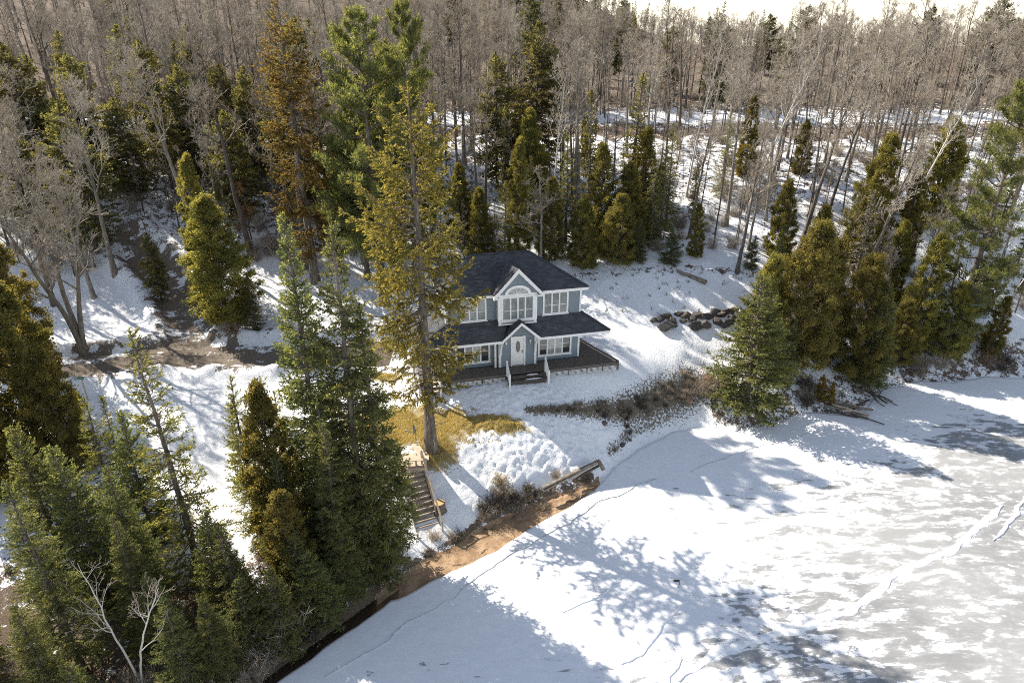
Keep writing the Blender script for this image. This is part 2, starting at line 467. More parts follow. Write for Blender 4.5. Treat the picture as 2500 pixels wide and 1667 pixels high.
def cover_masks(x, y):
    """materials of the ground: r grass, g leaf litter and shade-darkened lake bed, b bare gravel and sand, a pocked snow"""
    d = y - yshore(x)
    n = fbm(x * .5, y * .5, 4, 41)
    e = np.hypot((x + 6.2) / 5.6, (y - 35.3) / 2.1)
    e2 = np.hypot((x + 1.6) / 3.2, (y - 35.6) / .9)
    e3 = np.hypot((x + 4.3) / 1.5, (y - 33.3) / 1.5)
    e4 = np.hypot((x + 8.8) / 3.0, (y - 40.2) / .9)
    grass = np.maximum.reduce([1.1 - e * .7, 1.05 - e2 * .7, 1.05 - e3 * .65, .8 - e4 * .6])
    grass = np.clip(grass, 0, 1)
    grass = np.where((x < -10.5) | (y > 41.5), 0, grass)
    # dark matted grass on the crest below the house, and flecks downslope of it
    cr = seg_dist(x, y, [(1.0, 36.9), (4.0, 37.5), (7.2, 39.0), (10, 40.6), (13.0, 42.4)])
    w = np.interp(x, [0, 4, 8, 13], [.2, .45, .95, 1.35])
    dark = np.clip(.70 - cr / w * .32, 0, 1) * (x > .2) * (x < 15.5)
    dark = np.maximum(dark, .47 * (1 - smooth(seg_dist(x, y, [(6.2, 36.0), (8.0, 38.2), (10.8, 40.0)]), .1, .6)))
    # trees' litter along the shore and under the woods
    wood = smooth(y, 52.5, 56) * (.36 + .10 * smooth(y, 58, 66) + .10 * smooth(y, 74, 86) + .08 * smooth(-x, 6, 14)) + smooth(y, 110, 170) * .10 + smooth(y, 89, 94) * .12
    wood = np.where(np.abs(y - 80) < 2.6, np.maximum(wood, .66), wood)
    wood = np.where(np.abs(y - 86.5) < 2.2, wood * .3, wood)
    leftw = smooth(-x, 8.5, 11) * (1 - smooth(y, 22, 30)) * .66
    shorew = np.where(x > 14, (1 - smooth(d, 2.5, 5)) * .50, 0)
    band = (1 - smooth(d, .35 + .6 * (x < -6), 1.1 + 1.2 * (x < -6))) * smooth(d, -.2, .1) * np.where(x < 5.0, .60, .28)
    under = (1 - smooth(np.hypot((x + 9.5) / 4.5, (y - 26.6) / 3.0), .6, 1.2)) * .7
    edge = (1 - smooth(np.abs(y - (52.2 - .09 * (x - 8))), .3, 1.0)) * .44 * (x > 2) * (x < 24)
    litter = np.clip(np.maximum.reduce([wood, leftw, shorew, band, under, edge]), 0, 1)
    litter = np.where((d < -.1) & (x > -6.5), 0, litter)
    litter = np.where((d < .3) & (x < -6.5), 1, litter)  # bed at the left darkened to stand for the shaded black water
    dr = np.minimum(seg_dist(x, y, DRIVE), seg_dist(x, y, SIDE) + .45)
    grav = np.clip(1.08 - dr / 2.0 * .46 - .35 * (fbm(x * .8, y * 1.6, 3, 61) > .54), 0, 1) * (x < -8.5)
    sand = np.where(x < 5.4, 1 - smooth(d, .0, .2), 0) * smooth(x, -7.2, -6.2) * np.where(d > -4, 1, 0)
    return grass, dark, litter, grav, sand, n

def mk_ground():
    t = NT('snowy_ground'); g = t.geo(); pos = g.outputs['Position']
    n1 = t.noise(1.7, 7, .62, pos); n2 = t.noise(7, 5, .65, pos); n3 = t.noise(.6, 4, .6, pos); nf = t.noise(26, 4, .7, pos)
    a1 = t.attr('cover_a'); a2 = t.attr('cover_b')
    s1 = t.node('ShaderNodeSeparateColor'); t.L(a1.outputs['Color'], s1.inputs[0])
    s2 = t.node('ShaderNodeSeparateColor'); t.L(a2.outputs['Color'], s2.inputs[0])
    mixn = t.math('ADD', t.math('MULTIPLY', t.math('SUBTRACT', n1, .5), 1.1), t.math('MULTIPLY', t.math('SUBTRACT', n2, .5), .8))
    def mask(w, k=1.0, lo=.46, hi=.56):
        m = t.sstep(t.math('ADD', w, t.math('MULTIPLY', mixn, k)), lo, hi)
        return t.math('MULTIPLY', m, t.sstep(w, .02, .12))
    snow = t.mix(t.sstep(n3, .3, .7), (.80, .82, .85), (.86, .87, .89))
    speck = t.math('MULTIPLY', t.sstep(t.noise(16, 2, .5, pos), .70, .76), s2.outputs[2])
    snow = t.mix(speck, snow, (.30, .22, .15))
    grassc = t.mix(t.sstep(n2, .3, .7), (.30, .235, .115), (.53, .425, .235))
    grassc = t.mix(t.sstep(n3, .45, .62), grassc, (.34, .285, .14))
    darkc = t.mix(t.sstep(nf, .35, .65), (.12, .105, .08), (.29, .24, .17))
    litc = t.mix(t.sstep(nf, .35, .66), (.075, .058, .045), (.25, .185, .13))
    litc = t.mix(t.sstep(n2, .5, .7), litc, (.19, .15, .115))
    grav = t.mix(t.sstep(nf, .3, .7), (.13, .11, .09), (.31, .255, .20))
    sandc = t.mix(t.sstep(n1, .35, .65), (.27, .175, .105), (.43, .30, .19))
    mx2 = t.math('ADD', t.math('MULTIPLY', t.math('SUBTRACT', n2, .5), 1.3), t.math('MULTIPLY', t.math('SUBTRACT', nf, .5), .5)); m = t.math('MULTIPLY', t.sstep(t.math('ADD', s1.outputs[1], mx2), .40, .52), t.sstep(s1.outputs[1], .02, .12)); c = t.mix(m, snow, darkc)
    ml = mask(s1.outputs[2]); c = t.mix(ml, c, litc)
    mg = mask(s1.outputs[0], .75); c = t.mix(mg, c, grassc)
    mv = mask(s2.outputs[0], .8); c = t.mix(mv, c, grav)
    ms = t.sstep(t.math('ADD', s2.outputs[1], t.math('MULTIPLY', mixn, .25)), .42, .55); c = t.mix(ms, c, sandc)
    t.base(c); t.rough(.85); t.spec(.15)
    bare = t.math('ADD', t.math('ADD', m, mg), t.math('ADD', ml, mv), clamp=True)
    h = t.math('ADD', t.math('MULTIPLY', nf, t.math('MULTIPLY_ADD', bare, .9, .28)), t.math('MULTIPLY', n2, .85))
    t.bump(h, .75, .10)
    return t.m
M['ground'] = mk_ground()

def build_ground():
    ny, nx = GX.shape
    V = np.stack([GX.ravel(), GY.ravel(), GZ.ravel()], 1)
    gr, dk, li, gv, sd, nn = cover_masks(GX.ravel(), GY.ravel())
    sp = smooth(GX.ravel(), -6, 0) * .0 + .6 * smooth(GY.ravel(), 27, 30)
    A = np.stack([gr, dk, li, np.ones_like(gr)], 1); B = np.stack([gv, sd, sp, np.ones_like(gr)], 1)
    idx = np.arange(ny * nx).reshape(ny, nx)
    Q = np.stack([idx[:-1, :-1], idx[:-1, 1:], idx[1:, 1:], idx[1:, :-1]], -1).reshape(-1, 4)
    cx = V[Q, 0].mean(1); cy = V[Q, 1].mean(1)
    deep = (cy - yshore(cx)) > -9
    Q = Q[deep]
    cls = np.zeros(len(Q), int)
    cls[(gv[Q].mean(1) > .5)] = 1
    cls[(sd[Q].mean(1) > .45)] = 2
    cls[(gr[Q].mean(1) > .5) & (cls == 0)] = 3
    for k, nm in enumerate(('ground', 'driveway', 'beach', 'lawn')):
        q = Q[cls == k]; u, inv = np.unique(q, return_inverse=True)
        me = np_mesh(nm, V[u], inv.reshape(-1, 4), M['ground'], True, {'cover_a': A[u], 'cover_b': B[u]})
        tag(link(nm, me), kind='structure')
build_ground()

# ------------------------------------------------------------------ lake: ice sheet, ridges, cracks, open water by the beach
def mk_ice():
    t = NT('lake_ice'); g = t.geo(); pos = g.outputs['Position']
    sp = t.scale(pos, (.50, 1.25, 1))
    warp = t.noise(.35, 3, .5, sp)
    vm = t.node('ShaderNodeVectorMath', operation='MULTIPLY_ADD'); t.L(warp, vm.inputs[0]); vm.inputs[1].default_value = (2.2, 2.2, 0); t.L(sp, vm.inputs[2])
    n = t.noise(1.15, 9, .66, vm.outputs[0]); n2 = t.noise(2.6, 6, .7, sp); n3 = t.noise(.16, 3, .5, pos)
    w = t.attr('bare').outputs['Fac']
    v = t.math('ADD', t.math('ADD', w, t.math('MULTIPLY', t.math('SUBTRACT', n, .5), 2.0)), t.math('MULTIPLY', t.math('SUBTRACT', n2, .5), 1.0))
    m = t.math('ADD', t.math('MULTIPLY', t.sstep(v, .47, .54), .7), t.math('MULTIPLY', t.sstep(v, .25, .8), .3))
    ice = t.mix(t.sstep(n3, .35, .65), (.215, .222, .23), (.295, .30, .305))
    ice = t.mix(t.math('MULTIPLY', t.sstep(n2, .55, .72), .5), ice, (.48, .485, .49))
    snow = t.mix(t.sstep(n2, .3, .7), (.79, .81, .84), (.86, .87, .89))
    t.base(t.mix(m, snow, ice)); t.rough(t.math('MULTIPLY_ADD', m, -.35, .85)); t.spec(.2)
    h = t.math('ADD', t.math('MULTIPLY', m, -.5), t.math('MULTIPLY', t.noise(5, 5, .6, sp), .5))
    t.bump(h, .35, .07)
    return t.m
M['ice'] = mk_ice()
M['snowcrust'] = simple('wind_packed_snow', (.84, .85, .87), .85, .03, 4, .3, 12, .1)
M['icecrack'] = simple('dark_ice_crack', (.48, .49, .50), .6, .25, 5)
def build_lake():
    xs = stretch_axis(0, 0, [(-26, -8, .45), (-8, 44, .35)], 1.12, (-138, 290))
    ts = np.concatenate([[0], np.cumsum(.16 * 1.045 ** np.arange(95))]); ts = ts[ts < 190]
    X, T = np.meshgrid(xs, ts)
    jag = (fbm(xs * 1.3, xs * 0, 4, 51) - .5) * .5
    Y = yice(X) + jag[None] * np.exp(-T) - T
    Z = .035 + .05 * (fbm(X * .5, Y * .8, 4, 52) - .5) * np.minimum(1, T / 2) + .03 * (fbm(X * 2.2, Y * 2.6, 3, 53) - .5)
    Xb = X[0]; Yb = Y[0] + .02
    V = np.concatenate([np.stack([X.ravel(), Y.ravel(), Z.ravel()], 1), np.stack([Xb, Yb, np.full_like(Xb, -.45)], 1)])
    ny, nx = X.shape; idx = np.arange(ny * nx).reshape(ny, nx)
    Q = np.stack([idx[:-1, :-1], idx[1:, :-1], idx[1:, 1:], idx[:-1, 1:]], -1).reshape(-1, 4)
    bi = ny * nx + np.arange(nx)
    Q2 = np.stack([bi[:-1], idx[0, :-1], idx[0, 1:], bi[1:]], -1)
    bare = smooth(T, 1.5, 8) * (.21 + .38 * smooth(X * .75 - Y * .66, -15, 2)) + .05
    bare = bare * (1 - .7 * (1 - smooth(np.hypot((X - 2) / 7, (Y - 26) / 5), .7, 1.4)))
    at = np.concatenate([bare.ravel(), np.zeros(nx)])
    o = link('lake_ice', np_mesh('lake_ice', V, np.concatenate([Q, Q2]), M['ice'], True, {'bare': at}))
    tag(o, kind='structure')
    def strip(pts, w, h, mat, name, seed, z0=.062):
        P = np.array(pts, float); L = np.concatenate([[0], np.cumsum(np.hypot(*np.diff(P, axis=0).T))])
        s = np.arange(0, L[-1], .12); px = np.interp(s, L, P[:, 0]); py = np.interp(s, L, P[:, 1])
        px = px + (fbm(s * .7, s * 0 + seed, 4, seed) - .5) * .55; py = py + (fbm(s * .7, s * 0 + seed + 9, 4, seed + 5) - .5) * .55
        dx = np.gradient(px); dy = np.gradient(py); l = np.hypot(dx, dy); nx_, ny_ = -dy / l, dx / l
        ww = w * (.55 + 1.0 * fbm(s * 2.1, s * 0, 3, seed + 7)) * np.minimum(1, np.minimum(s, s[-1] - s) / 1.5 + .15)
        rows = []
        for f, zz in ((-1, None), (-.55, .7), (0, 1), (.6, .6), (1, None)):
            rows.append(np.stack([px + nx_ * ww * f, py + ny_ * ww * f, (z0 - .09 if zz is None else z0 + h * zz) * np.ones_like(s)], 1))
        Vv = np.concatenate(rows); n = len(s); ii = np.arange(n * 5).reshape(5, n)
        q = np.stack([ii[:-1, :-1], ii[:-1, 1:], ii[1:, 1:], ii[1:, :-1]], -1).reshape(-1, 4)
        link(name, np_mesh(name, Vv, q, mat, True), o)
    return o, strip
LAKE, ice_strip = build_lake()

def mk_water():
    t = NT('shallow_tea_water')
    tr = t.node('ShaderNodeBsdfTransparent'); tr.inputs[0].default_value = (.95, .91, .85, 1)
    gl = t.node('ShaderNodeBsdfGlossy'); gl.inputs['Roughness'].default_value = .06; gl.inputs[0].default_value = (.9, .95, 1, 1)
    fr = t.node('ShaderNodeFresnel'); fr.inputs[0].default_value = 1.33
    b = t.node('ShaderNodeBump'); b.inputs['Strength'].default_value = .15; b.inputs['Distance'].default_value = .02
    t.L(t.noise(6, 3, .5, t.geo().outputs['Position']), b.inputs['Height']); t.L(b.outputs[0], gl.inputs['Normal'])
    mx = t.node('ShaderNodeMixShader'); t.L(fr.outputs[0], mx.inputs[0]); t.L(tr.outputs[0], mx.inputs[1]); t.L(gl.outputs[0], mx.inputs[2])
    t.n.remove(t.p); t.L(mx.outputs[0], t.out.inputs[0]); return t.m
M['water'] = mk_water()
def build_water():
    xs = np.arange(-34, -5.4, .4); a = yice(xs) - .8; b = yshore(xs) + .25
    V = np.concatenate([np.stack([xs, a, np.full_like(xs, -.035)], 1), np.stack([xs, b, np.full_like(xs, -.035)], 1)])
    n = len(xs); i = np.arange(n)
    q = np.stack([i[:-1], i[1:], n + i[1:], n + i[:-1]], -1)
    tag(link('open_water', np_mesh('open_water', V, q, M['water'])), kind='structure')
build_water()
# ------------------------------------------------------------------ house (local frame: x along the front, y into the house, z above the deck)
HOUSE = tag(empty('house', HO, HROT), 'two-storey blue-grey house with white trim, dark hip roof and wraparound deck', 'house')

def shingle_roof(name, corners, parent, thick=.10, course=.16, tab=.32):
    """courses of shingles laid on the planar polygon corners = [eave_left, eave_right, top_right, top_left]"""
    a, b, c, d = [np.array(p, float) for p in corners]
    up = ((c + d) / 2 - (a + b) / 2); run = np.linalg.norm(up)
    ex = (b - a) / np.linalg.norm(b - a)
    nrm = np.cross(ex, up); nrm /= np.linalg.norm(nrm)
    if nrm[2] < 0: nrm = -nrm
    n = max(2, int(run / course)); V = []; F = []; T = []
    for i in range(n):
        t0, t1 = i / n, (i + 1) / n
        l0 = a + (d - a) * t0; r0 = b + (c - b) * t0; l1 = a + (d - a) * t1; r1 = b + (c - b) * t1
        m = max(1, int(np.linalg.norm(r0 - l0) / tab))
        off = random.random() * .5
        cuts = sorted(set([0.0, 1.0] + [min(.999, max(.001, (k + off) / m)) for k in range(m)]))
        for s0, s1 in zip(cuts[:-1], cuts[1:]):
            lift = .012 + random.random() * .007
            q = [l0 + (r0 - l0) * s0, l0 + (r0 - l0) * s1, l1 + (r1 - l1) * s1, l1 + (r1 - l1) * s0]
            p = [q[0] + nrm * lift, q[1] + nrm * lift, q[2] + nrm * .002, q[3] + nrm * .002, q[0] - nrm * .004, q[1] - nrm * .004]
            k = len(V); V += p; F += [(k, k+1, k+2, k+3), (k+4, k+5, k+1, k)]
            T += [random.random() ** 2] * 6
    me = np_mesh(name, np.array(V), np.array(F), M['shingle'], attrs={'tone': np.array(T)})
    o = link(name, me, parent); o['kind'] = 'stuff'
    # the deck board slab just under the shingles
    return o

def roof_face(corners, parent=None):
    part = MB(); a, b, c, d = [Vector(p) for p in corners]
    nrm = (b - a).cross((d - a) if (d - a).length > 1e-3 else (c - a)).normalized()
    if nrm.z < 0: nrm = -nrm
    pts = [a, b, c, d] if (c - d).length > 1e-3 else [a, b, c]
    part.prism([p - nrm * .02 for p in pts], -nrm * .08)
    r = part.build('roof_slope', M['joist'], parent or HOUSE)
    shingle_roof('shingles', corners, r)
    return r

def lap_siding(x0, x1, z0, z1, y, parent, board=.13, axis='x', holes=(), top=None):
    """overlapping clapboards between x0..x1; holes = (x0,x1,z0,z1) left out; top(z)->(x0,x1) clips a gable"""
    mb = MB(); n = max(1, round((z1 - z0) / board)); h = (z1 - z0) / n
    for i in range(n):
        za, zb = z0 + i * h, z0 + (i + 1) * h
        spans = [(x0, x1) if top is None else top((za + zb) / 2)]
        for hx0, hx1, hz0, hz1 in holes:
            if zb > hz0 + .02 and za < hz1 - .02:
                ns = []
                for s0, s1 in spans:
                    if s1 <= hx0 or s0 >= hx1: ns.append((s0, s1)); continue
                    if s0 < hx0: ns.append((s0, hx0))
                    if s1 > hx1: ns.append((hx1, s1))
                spans = ns
        for s0, s1 in spans:
            if s1 - s0 < .03: continue
            if axis == 'x':
                mb.poly([(s0, y - .022, za), (s1, y - .022, za), (s1, y - .004, zb), (s0, y - .004, zb), (s0, y + .02, za), (s1, y + .02, za), (s1, y + .02, zb), (s0, y + .02, zb)],
                        [(0,1,2,3),(4,5,1,0),(7,6,5,4),(3,2,6,7),(0,3,7,4),(1,5,6,2)])
            else:
                mb.poly([(y - .022, s0, za), (y - .022, s1, za), (y - .004, s1, zb), (y - .004, s0, zb), (y + .02, s0, za), (y + .02, s1, za), (y + .02, s1, zb), (y + .02, s0, zb)],
                        [(0,1,2,3),(4,5,1,0),(7,6,5,4),(3,2,6,7),(0,3,7,4),(1,5,6,2)])
    o = mb.build('siding', M['siding'], parent); o['kind'] = 'stuff'; return o

WL, WR, WF, WB = -4.63, 4.40, .40, 4.6        # main walls
UZ0, UZ1 = 3.2, 4.98
# wall cores (behind the siding)
w = MB().prism([(WL + .03, WF + .03, -.5), (WR - .03, WF + .03, -.5), (2.85, WB, -.5), (WL + .03, WB, -.5)], (0, 0, UZ1 + .65)).build('wall', M['siding'], HOUSE)
bay = MB().box(-1.23, 1.23, .03, WF + .02, 0, 2.4).poly([(-1.2, .03, 2.4), (1.2, .03, 2.4), (0, .03, 3.42), (-1.2, .4, 2.4), (1.2, .4, 2.4), (0, .4, 3.42)], [(0,1,2),(5,4,3),(0,2,5,3),(1,4,5,2)]).build('entry_wall', M['siding'], HOUSE)
upb = MB().box(-1.28, 1.20, -.12, WF + .02, 3.1, 5.2).poly([(-1.4, -.12, 5.2), (1.35, -.12, 5.2), (0, -.12, 6.75), (-1.4, .4, 5.2), (1.35, .4, 5.2), (0, .4, 6.75)], [(0,1,2),(5,4,3),(0,2,5,3),(1,4,5,2)]).build('dormer_wall', M['siding'], HOUSE)

def window(x0, x1, z0, z1, y, n, glass, parent=HOUSE, trim=.12, bar=.075, rail=.45, axis='x', sill=True):
    """white window: outer trim, n sashes side by side with a meeting rail"""
    f = MB()
    if axis == 'x': bx = lambda a, b, c, d, e, g: f.box(a, b, c, d, e, g)
    else: bx = lambda a, b, c, d, e, g: f.box(c, d, a, b, e, g)
    bx(x0, x1, y - .06, y + .02, z1 - trim, z1); bx(x0, x1, y - .06, y + .02, z0, z0 + trim)
    bx(x0, x0 + trim, y - .058, y + .02, z0 + trim, z1 - trim); bx(x1 - trim, x1, y - .058, y + .02, z0 + trim, z1 - trim)
    inw = (x1 - x0 - 2 * trim); st = inw / n
    root = f.build('window', M['white'], parent)
    fr = MB()
    if axis == 'x': fb = lambda a, b, c, d, e, g: fr.box(a, b, c, d, e, g)
    else: fb = lambda a, b, c, d, e, g: fr.box(c, d, a, b, e, g)
    for k in range(1, n):
        xx = x0 + trim + k * st; fb(xx - bar / 2 - .01, xx + bar / 2 + .01, y - .05, y + .02, z0 + trim, z1 - trim)
    if rail:
        for k in range(n):
            zz = z0 + trim + (z1 - z0 - 2 * trim) * rail
            fb(x0 + trim + k * st + bar / 2 + .012, x0 + trim + (k + 1) * st - bar / 2 - .012, y - .034, y - .016, zz - .018, zz + .018)
    fr.build('frame', M['white'], root)
    for k in range(n):
        p = MB()
        a = x0 + trim + k * st + .004; b = x0 + trim + (k + 1) * st - .004
        if axis == 'x': p.box(a, b, y - .012, y + .02, z0 + trim, z1 - trim)
        else: p.box(y - .012, y + .02, a, b, z0 + trim, z1 - trim)
        gm = glass[k % len(glass)] if isinstance(glass, list) else glass
        p.build('pane', M[gm], root)
    if sill:
        s = MB()
        if axis == 'x': s.box(x0 - .05, x1 + .05, y - .10, y - .06, z0 - .02, z0 + .04)
        else: s.box(y - .10, y - .06, x0 - .05, x1 + .05, z0 - .02, z0 + .04)
        s.build('sill', M['white'], root)
    return root

# siding
lowholes = [(1.5, 3.85, .26, 1.70), (-4.12, -1.78, .26, 1.70)]
lap_siding(1.26, WR - .1, 0, 2.45, WF, HOUSE, holes=[lowholes[0]])
lap_siding(WL + .1, -1.26, 0, 2.45, WF, HOUSE, holes=[lowholes[1]])
uph = [(1.75, 3.52, 3.3, 4.95), (-3.72, -1.98, 3.3, 4.95)]
lap_siding(1.24, WR - .1, UZ0, UZ1, WF, HOUSE, holes=[uph[0]])
lap_siding(WL + .1, -1.32, UZ0, UZ1, WF, HOUSE, holes=[uph[1]])
lap_siding(-1.14, 1.14, 0, 3.36, 0, HOUSE, holes=[(-.48, .52, 0, 2.2)], top=lambda z: (-1.14, 1.14) if z < 2.4 else (-1.14 * (3.46 - z) / 1.06, 1.14 * (3.46 - z) / 1.06))
lap_siding(-1.1, 1.1, 5.2, 6.62, -.15, HOUSE, board=.11, holes=[(-.62, .62, 5.0, 5.62)], top=lambda z: (-1.35 * (6.75 - z) / 1.55, 1.32 * (6.75 - z) / 1.55))
lap_siding(WF + .1, WB - .1, 0, 2.9, WL, HOUSE, axis='y', holes=[(1.2, 2.9, .26, 1.7)])
lap_siding(WF + .1, WB - .1, UZ0, UZ1, WL, HOUSE, axis='y', holes=[(1.4, 3.2, 3.3, 4.95)])
# windows
window(1.5, 3.85, .28, 1.70, WF, 4, ['glass_dark', 'glass_lace', 'glass_lace', 'glass_dark'], rail=.62)
window(-4.12, -1.78, .28, 1.70, WF, 4, ['glass_dark', 'glass_lace', 'glass_lace', 'glass_dark'], rail=.62)
window(1.77, 3.52, 3.32, 4.95, WF, 3, 'glass', rail=.40)
window(-3.72, -1.98, 3.32, 4.95, WF, 3, 'glass', rail=.40)
window(-1.12, 1.06, 3.38, 5.08, -.14, 4, 'glass', rail=.40)
window(1.2, 2.9, .28, 1.70, WL, 2, 'glass_dark', axis='y', rail=.5)
window(1.4, 3.2, 3.32, 4.95, WL, 3, 'glass', axis='y', rail=.4)
# half-round fanlight over the dormer window
def fanlight():
    cx, cz, y = -.03, 5.20, -.15
    def arc(rx, rz, n=24): return [(cx + rx * math.cos(math.pi * i / n), cz + rz * math.sin(math.pi * i / n)) for i in range(n + 1)]
    o, i_ = arc(.86, .60), arc(.66, .43)
    mb = MB()
    for k in range(24):
        (ax, az), (bx, bz), (cx2, cz2), (dx, dz) = o[k], o[k+1], i_[k+1], i_[k]
        mb.prism([(ax, y - .07, az), (bx, y - .07, bz), (cx2, y - .07, cz2), (dx, y - .07, dz)], (0, .07, 0))
    root = mb.build('fanlight_window', M['white'], HOUSE)
    g = MB(); g.prism([(x, y - .028, z) for x, z in i_], (0, .02, 0)); g.build('pane', M['glass_lace'], root)
    m = MB()
    for a in (36, 72, 108, 144):
        m.bar((cx, y - .034, cz), (cx + .65 * math.cos(R(a)), y - .034, cz + .42 * math.sin(R(a))), .03, .03, (0, 1, 0))
    ar = arc(.2, .13, 10)
    for k in range(10): m.bar((ar[k][0], y - .034, ar[k][1]), (ar[k+1][0], y - .034, ar[k+1][1]), .03, .03, (0, 1, 0))
    m.build('muntin', M['white'], root)
fanlight()

# white trim bands and corner boards
def trim(*boxes, name='trim_board'):
    for b in boxes: MB().box(*b).build(name, M['white'], HOUSE)
trim((1.22, WR + .01, WF - .045, WF + .03, UZ1 - .02, UZ1 + .2), (WL - .01, -1.30, WF - .045, WF + .03, UZ1 - .02, UZ1 + .2),
     (1.22, WR + .01, WF - .045, WF + .03, 3.16, 3.33), (WL - .01, -1.30, WF - .045, WF + .03, 3.16, 3.33),
     (-1.31, 1.23, -.175, -.12, 5.08, 5.22), (-1.31, 1.23, -.175, -.10, 3.10, 3.20), (-1.31, 1.23, -.172, -.12, 3.29, 3.39),
     (-.30, .28, -.169, -.12, 3.20, 3.29), (-1.29, -1.12, -.170, -.12, 3.20, 3.29), (1.04, 1.21, -.170, -.12, 3.20, 3.29))
trim((WR - .11, WR + .02, WF - .05, WF + .10, 0, 2.4), (WR - .11, WR + .02, WF - .05, WF + .10, 3.33, UZ1 - .02), (WL - .02, WL + .11, WF - .05, WF + .10, 0, 2.4),
     (WL - .02, WL + .11, WF - .05, WF + .10, 3.33, UZ1 - .02), (-1.29, -1.13, -.05, .12, 0, 2.3), (1.13, 1.29, -.05, .12, 0, 2.3),
     (-1.33, -1.10, -.173, .3, 3.39, 5.08), (1.03, 1.25, -.173, .3, 3.39, 5.08), (-1.56, -1.44, -.02, .12, 0, 2.25), name='corner_board')

# roofs
EY, EX0, EX1, EZ, RY, RX0, RX1, RZ = 0.0, -4.98, 4.74, 5.22, 3.2, -2.35, 1.45, 6.86
roof_face([(EX0, EY, EZ), (EX1, EY, EZ), (RX1, RY, RZ), (RX0, RY, RZ)])
BX0, BX1, BY = -5.05, 3.0, 5.0
roof_face([(BX1, BY, EZ), (BX0, BY, EZ), (RX0, RY, RZ), (RX1, RY, RZ)])
roof_face([(BX0, BY, EZ), (EX0, EY, EZ), (RX0, RY, RZ), (RX0, RY, RZ)])
roof_face([(EX1, EY, EZ), (BX1, BY, EZ), (RX1, RY, RZ), (RX1, RY, RZ)])
# soffit + fascia of the main roof
MB().prism([(EX0 + .02, EY + .02, EZ - .20), (EX1 - .02, EY + .02, EZ - .20), (BX1 - .02, BY - .02, EZ - .20), (BX0 + .02, BY - .02, EZ - .20)], (0, 0, .07)).build('soffit', M['white'], HOUSE)
MB().bar((EX1, EY + .03, EZ - .12), (BX1, BY, EZ - .12), .04, .18).build('fascia', M['white'], HOUSE)
MB().bar((EX0, EY + .03, EZ - .12), (BX0, BY, EZ - .12), .04, .18).build('fascia', M['white'], HOUSE)
for b in ((EX0, -1.60, EY - .012, EY + .03, EZ - .21, EZ - .03), (1.55, EX1, EY - .012, EY + .03, EZ - .21, EZ - .03)):
    MB().box(*b).build('fascia', M['white'], HOUSE)
def cap(a, b, r=.05, mat='shingle'):
    MB().bar(a, b, .22, .035).build('ridge_cap', M[mat], HOUSE)
cap((RX0, RY, RZ + .02), (RX1, RY, RZ + .02)); cap((EX0, EY, EZ + .015), (RX0, RY, RZ + .015)); cap((EX1, EY, EZ + .015), (RX1, RY, RZ + .015))
# dormer gable
DP, DB = (-.03, -.45, 6.98), (-.25, 2.4, 6.44)
DLf, DRf = (-1.60, -.45, 5.26), (1.56, -.45, 5.26)
roof_face([(-1.60, .12, 5.24), DLf, DP, DB]); roof_face([DRf, (1.56, .12, 5.24), DB, DP])
def rake(a, b, y0, y1, d, mat='white', name='rake_board'):
    """board hung under the sloping edge a->b"""
    a = Vector(a); b = Vector(b)
    MB().prism([(a.x, y0, a.z), (b.x, y0, b.z), (b.x, y0, b.z - d), (a.x, y0, a.z - d)], (0, y1 - y0, 0)).build(name, M[mat], HOUSE)
rake((-1.64, 0, 5.22), (-.03, 0, 6.98), -.475, -.40, .27); rake((-.03, 0, 6.98), (1.60, 0, 5.22), -.475, -.40, .27)
rake((-1.45, 0, 5.18), (-.03, 0, 6.72), -.40, -.155, .06); rake((-.03, 0, 6.72), (1.41, 0, 5.18), -.40, -.155, .06)
trim((-1.66, -1.28, -.45, -.10, 5.02, 5.12), (1.20, 1.62, -.45, -.10, 5.02, 5.12), name='eave_return')
# lower roof
LY, LZ, LX1, LX0, TZ = -.9, 2.36, 6.10, -6.95, 3.34
LM = -4.63
roof_face([(1.20, LY, LZ), (LX1, LY, LZ), (WR + .02, WF - .02, TZ), (.4, WF - .02, TZ)])
roof_face([(LX0, LY, LZ), (-1.16, LY, LZ), (-.5, WF - .02, TZ), (WL - .02, WF - .02, TZ)])
roof_face([(LX1, LY, LZ), (4.35, 3.9, LZ), (3.0, 4.4, TZ), (WR + .02, WF - .02, TZ)])
MB().bar((LX1, LY + .03, LZ - .1), (4.35, 3.9, LZ - .1), .04, .17).build('fascia', M['white'], HOUSE)
roof_face([(LX0, 4.3, LZ), (LX0, LY, LZ), (WL - .02, WF - .02, TZ), (WL - .02, 4.3, TZ)])
cap((LX1, LY, LZ + .015), (WR + .02, WF, TZ + .015)); cap((LX0, LY, LZ + .015), (WL - .02, WF, TZ + .015))
for b in ((1.24, LX1, LY - .012, LY + .03, LZ - .19, LZ - .02), (LX0, -1.2, LY - .012, LY + .03, LZ - .19, LZ - .02), (LX0 - .012, LX0 + .03, LY + .03, 4.3, LZ - .19, LZ - .02)):
    MB().box(*b).build('fascia', M['white'], HOUSE)
MB().box(1.3, LX1 - .04, LY + .04, WF - .03, LZ - .20, LZ - .13).build('soffit', M['white'], HOUSE)
MB().box(LX0 + .04, -1.3, LY + .04, WF - .03, LZ - .20, LZ - .13).build('soffit', M['white'], HOUSE)
MB().box(LX0 + .04, WL - .03, WF + .0, 4.26, LZ - .20, LZ - .13).build('soffit', M['white'], HOUSE)
MB().prism([(WR + .03, WF, LZ - .2), (LX1 - .5, WF, LZ - .2), (4.3, 3.85, LZ - .2), (3.1, 3.85, LZ - .2)], (0, 0, .07)).build('soffit', M['white'], HOUSE)
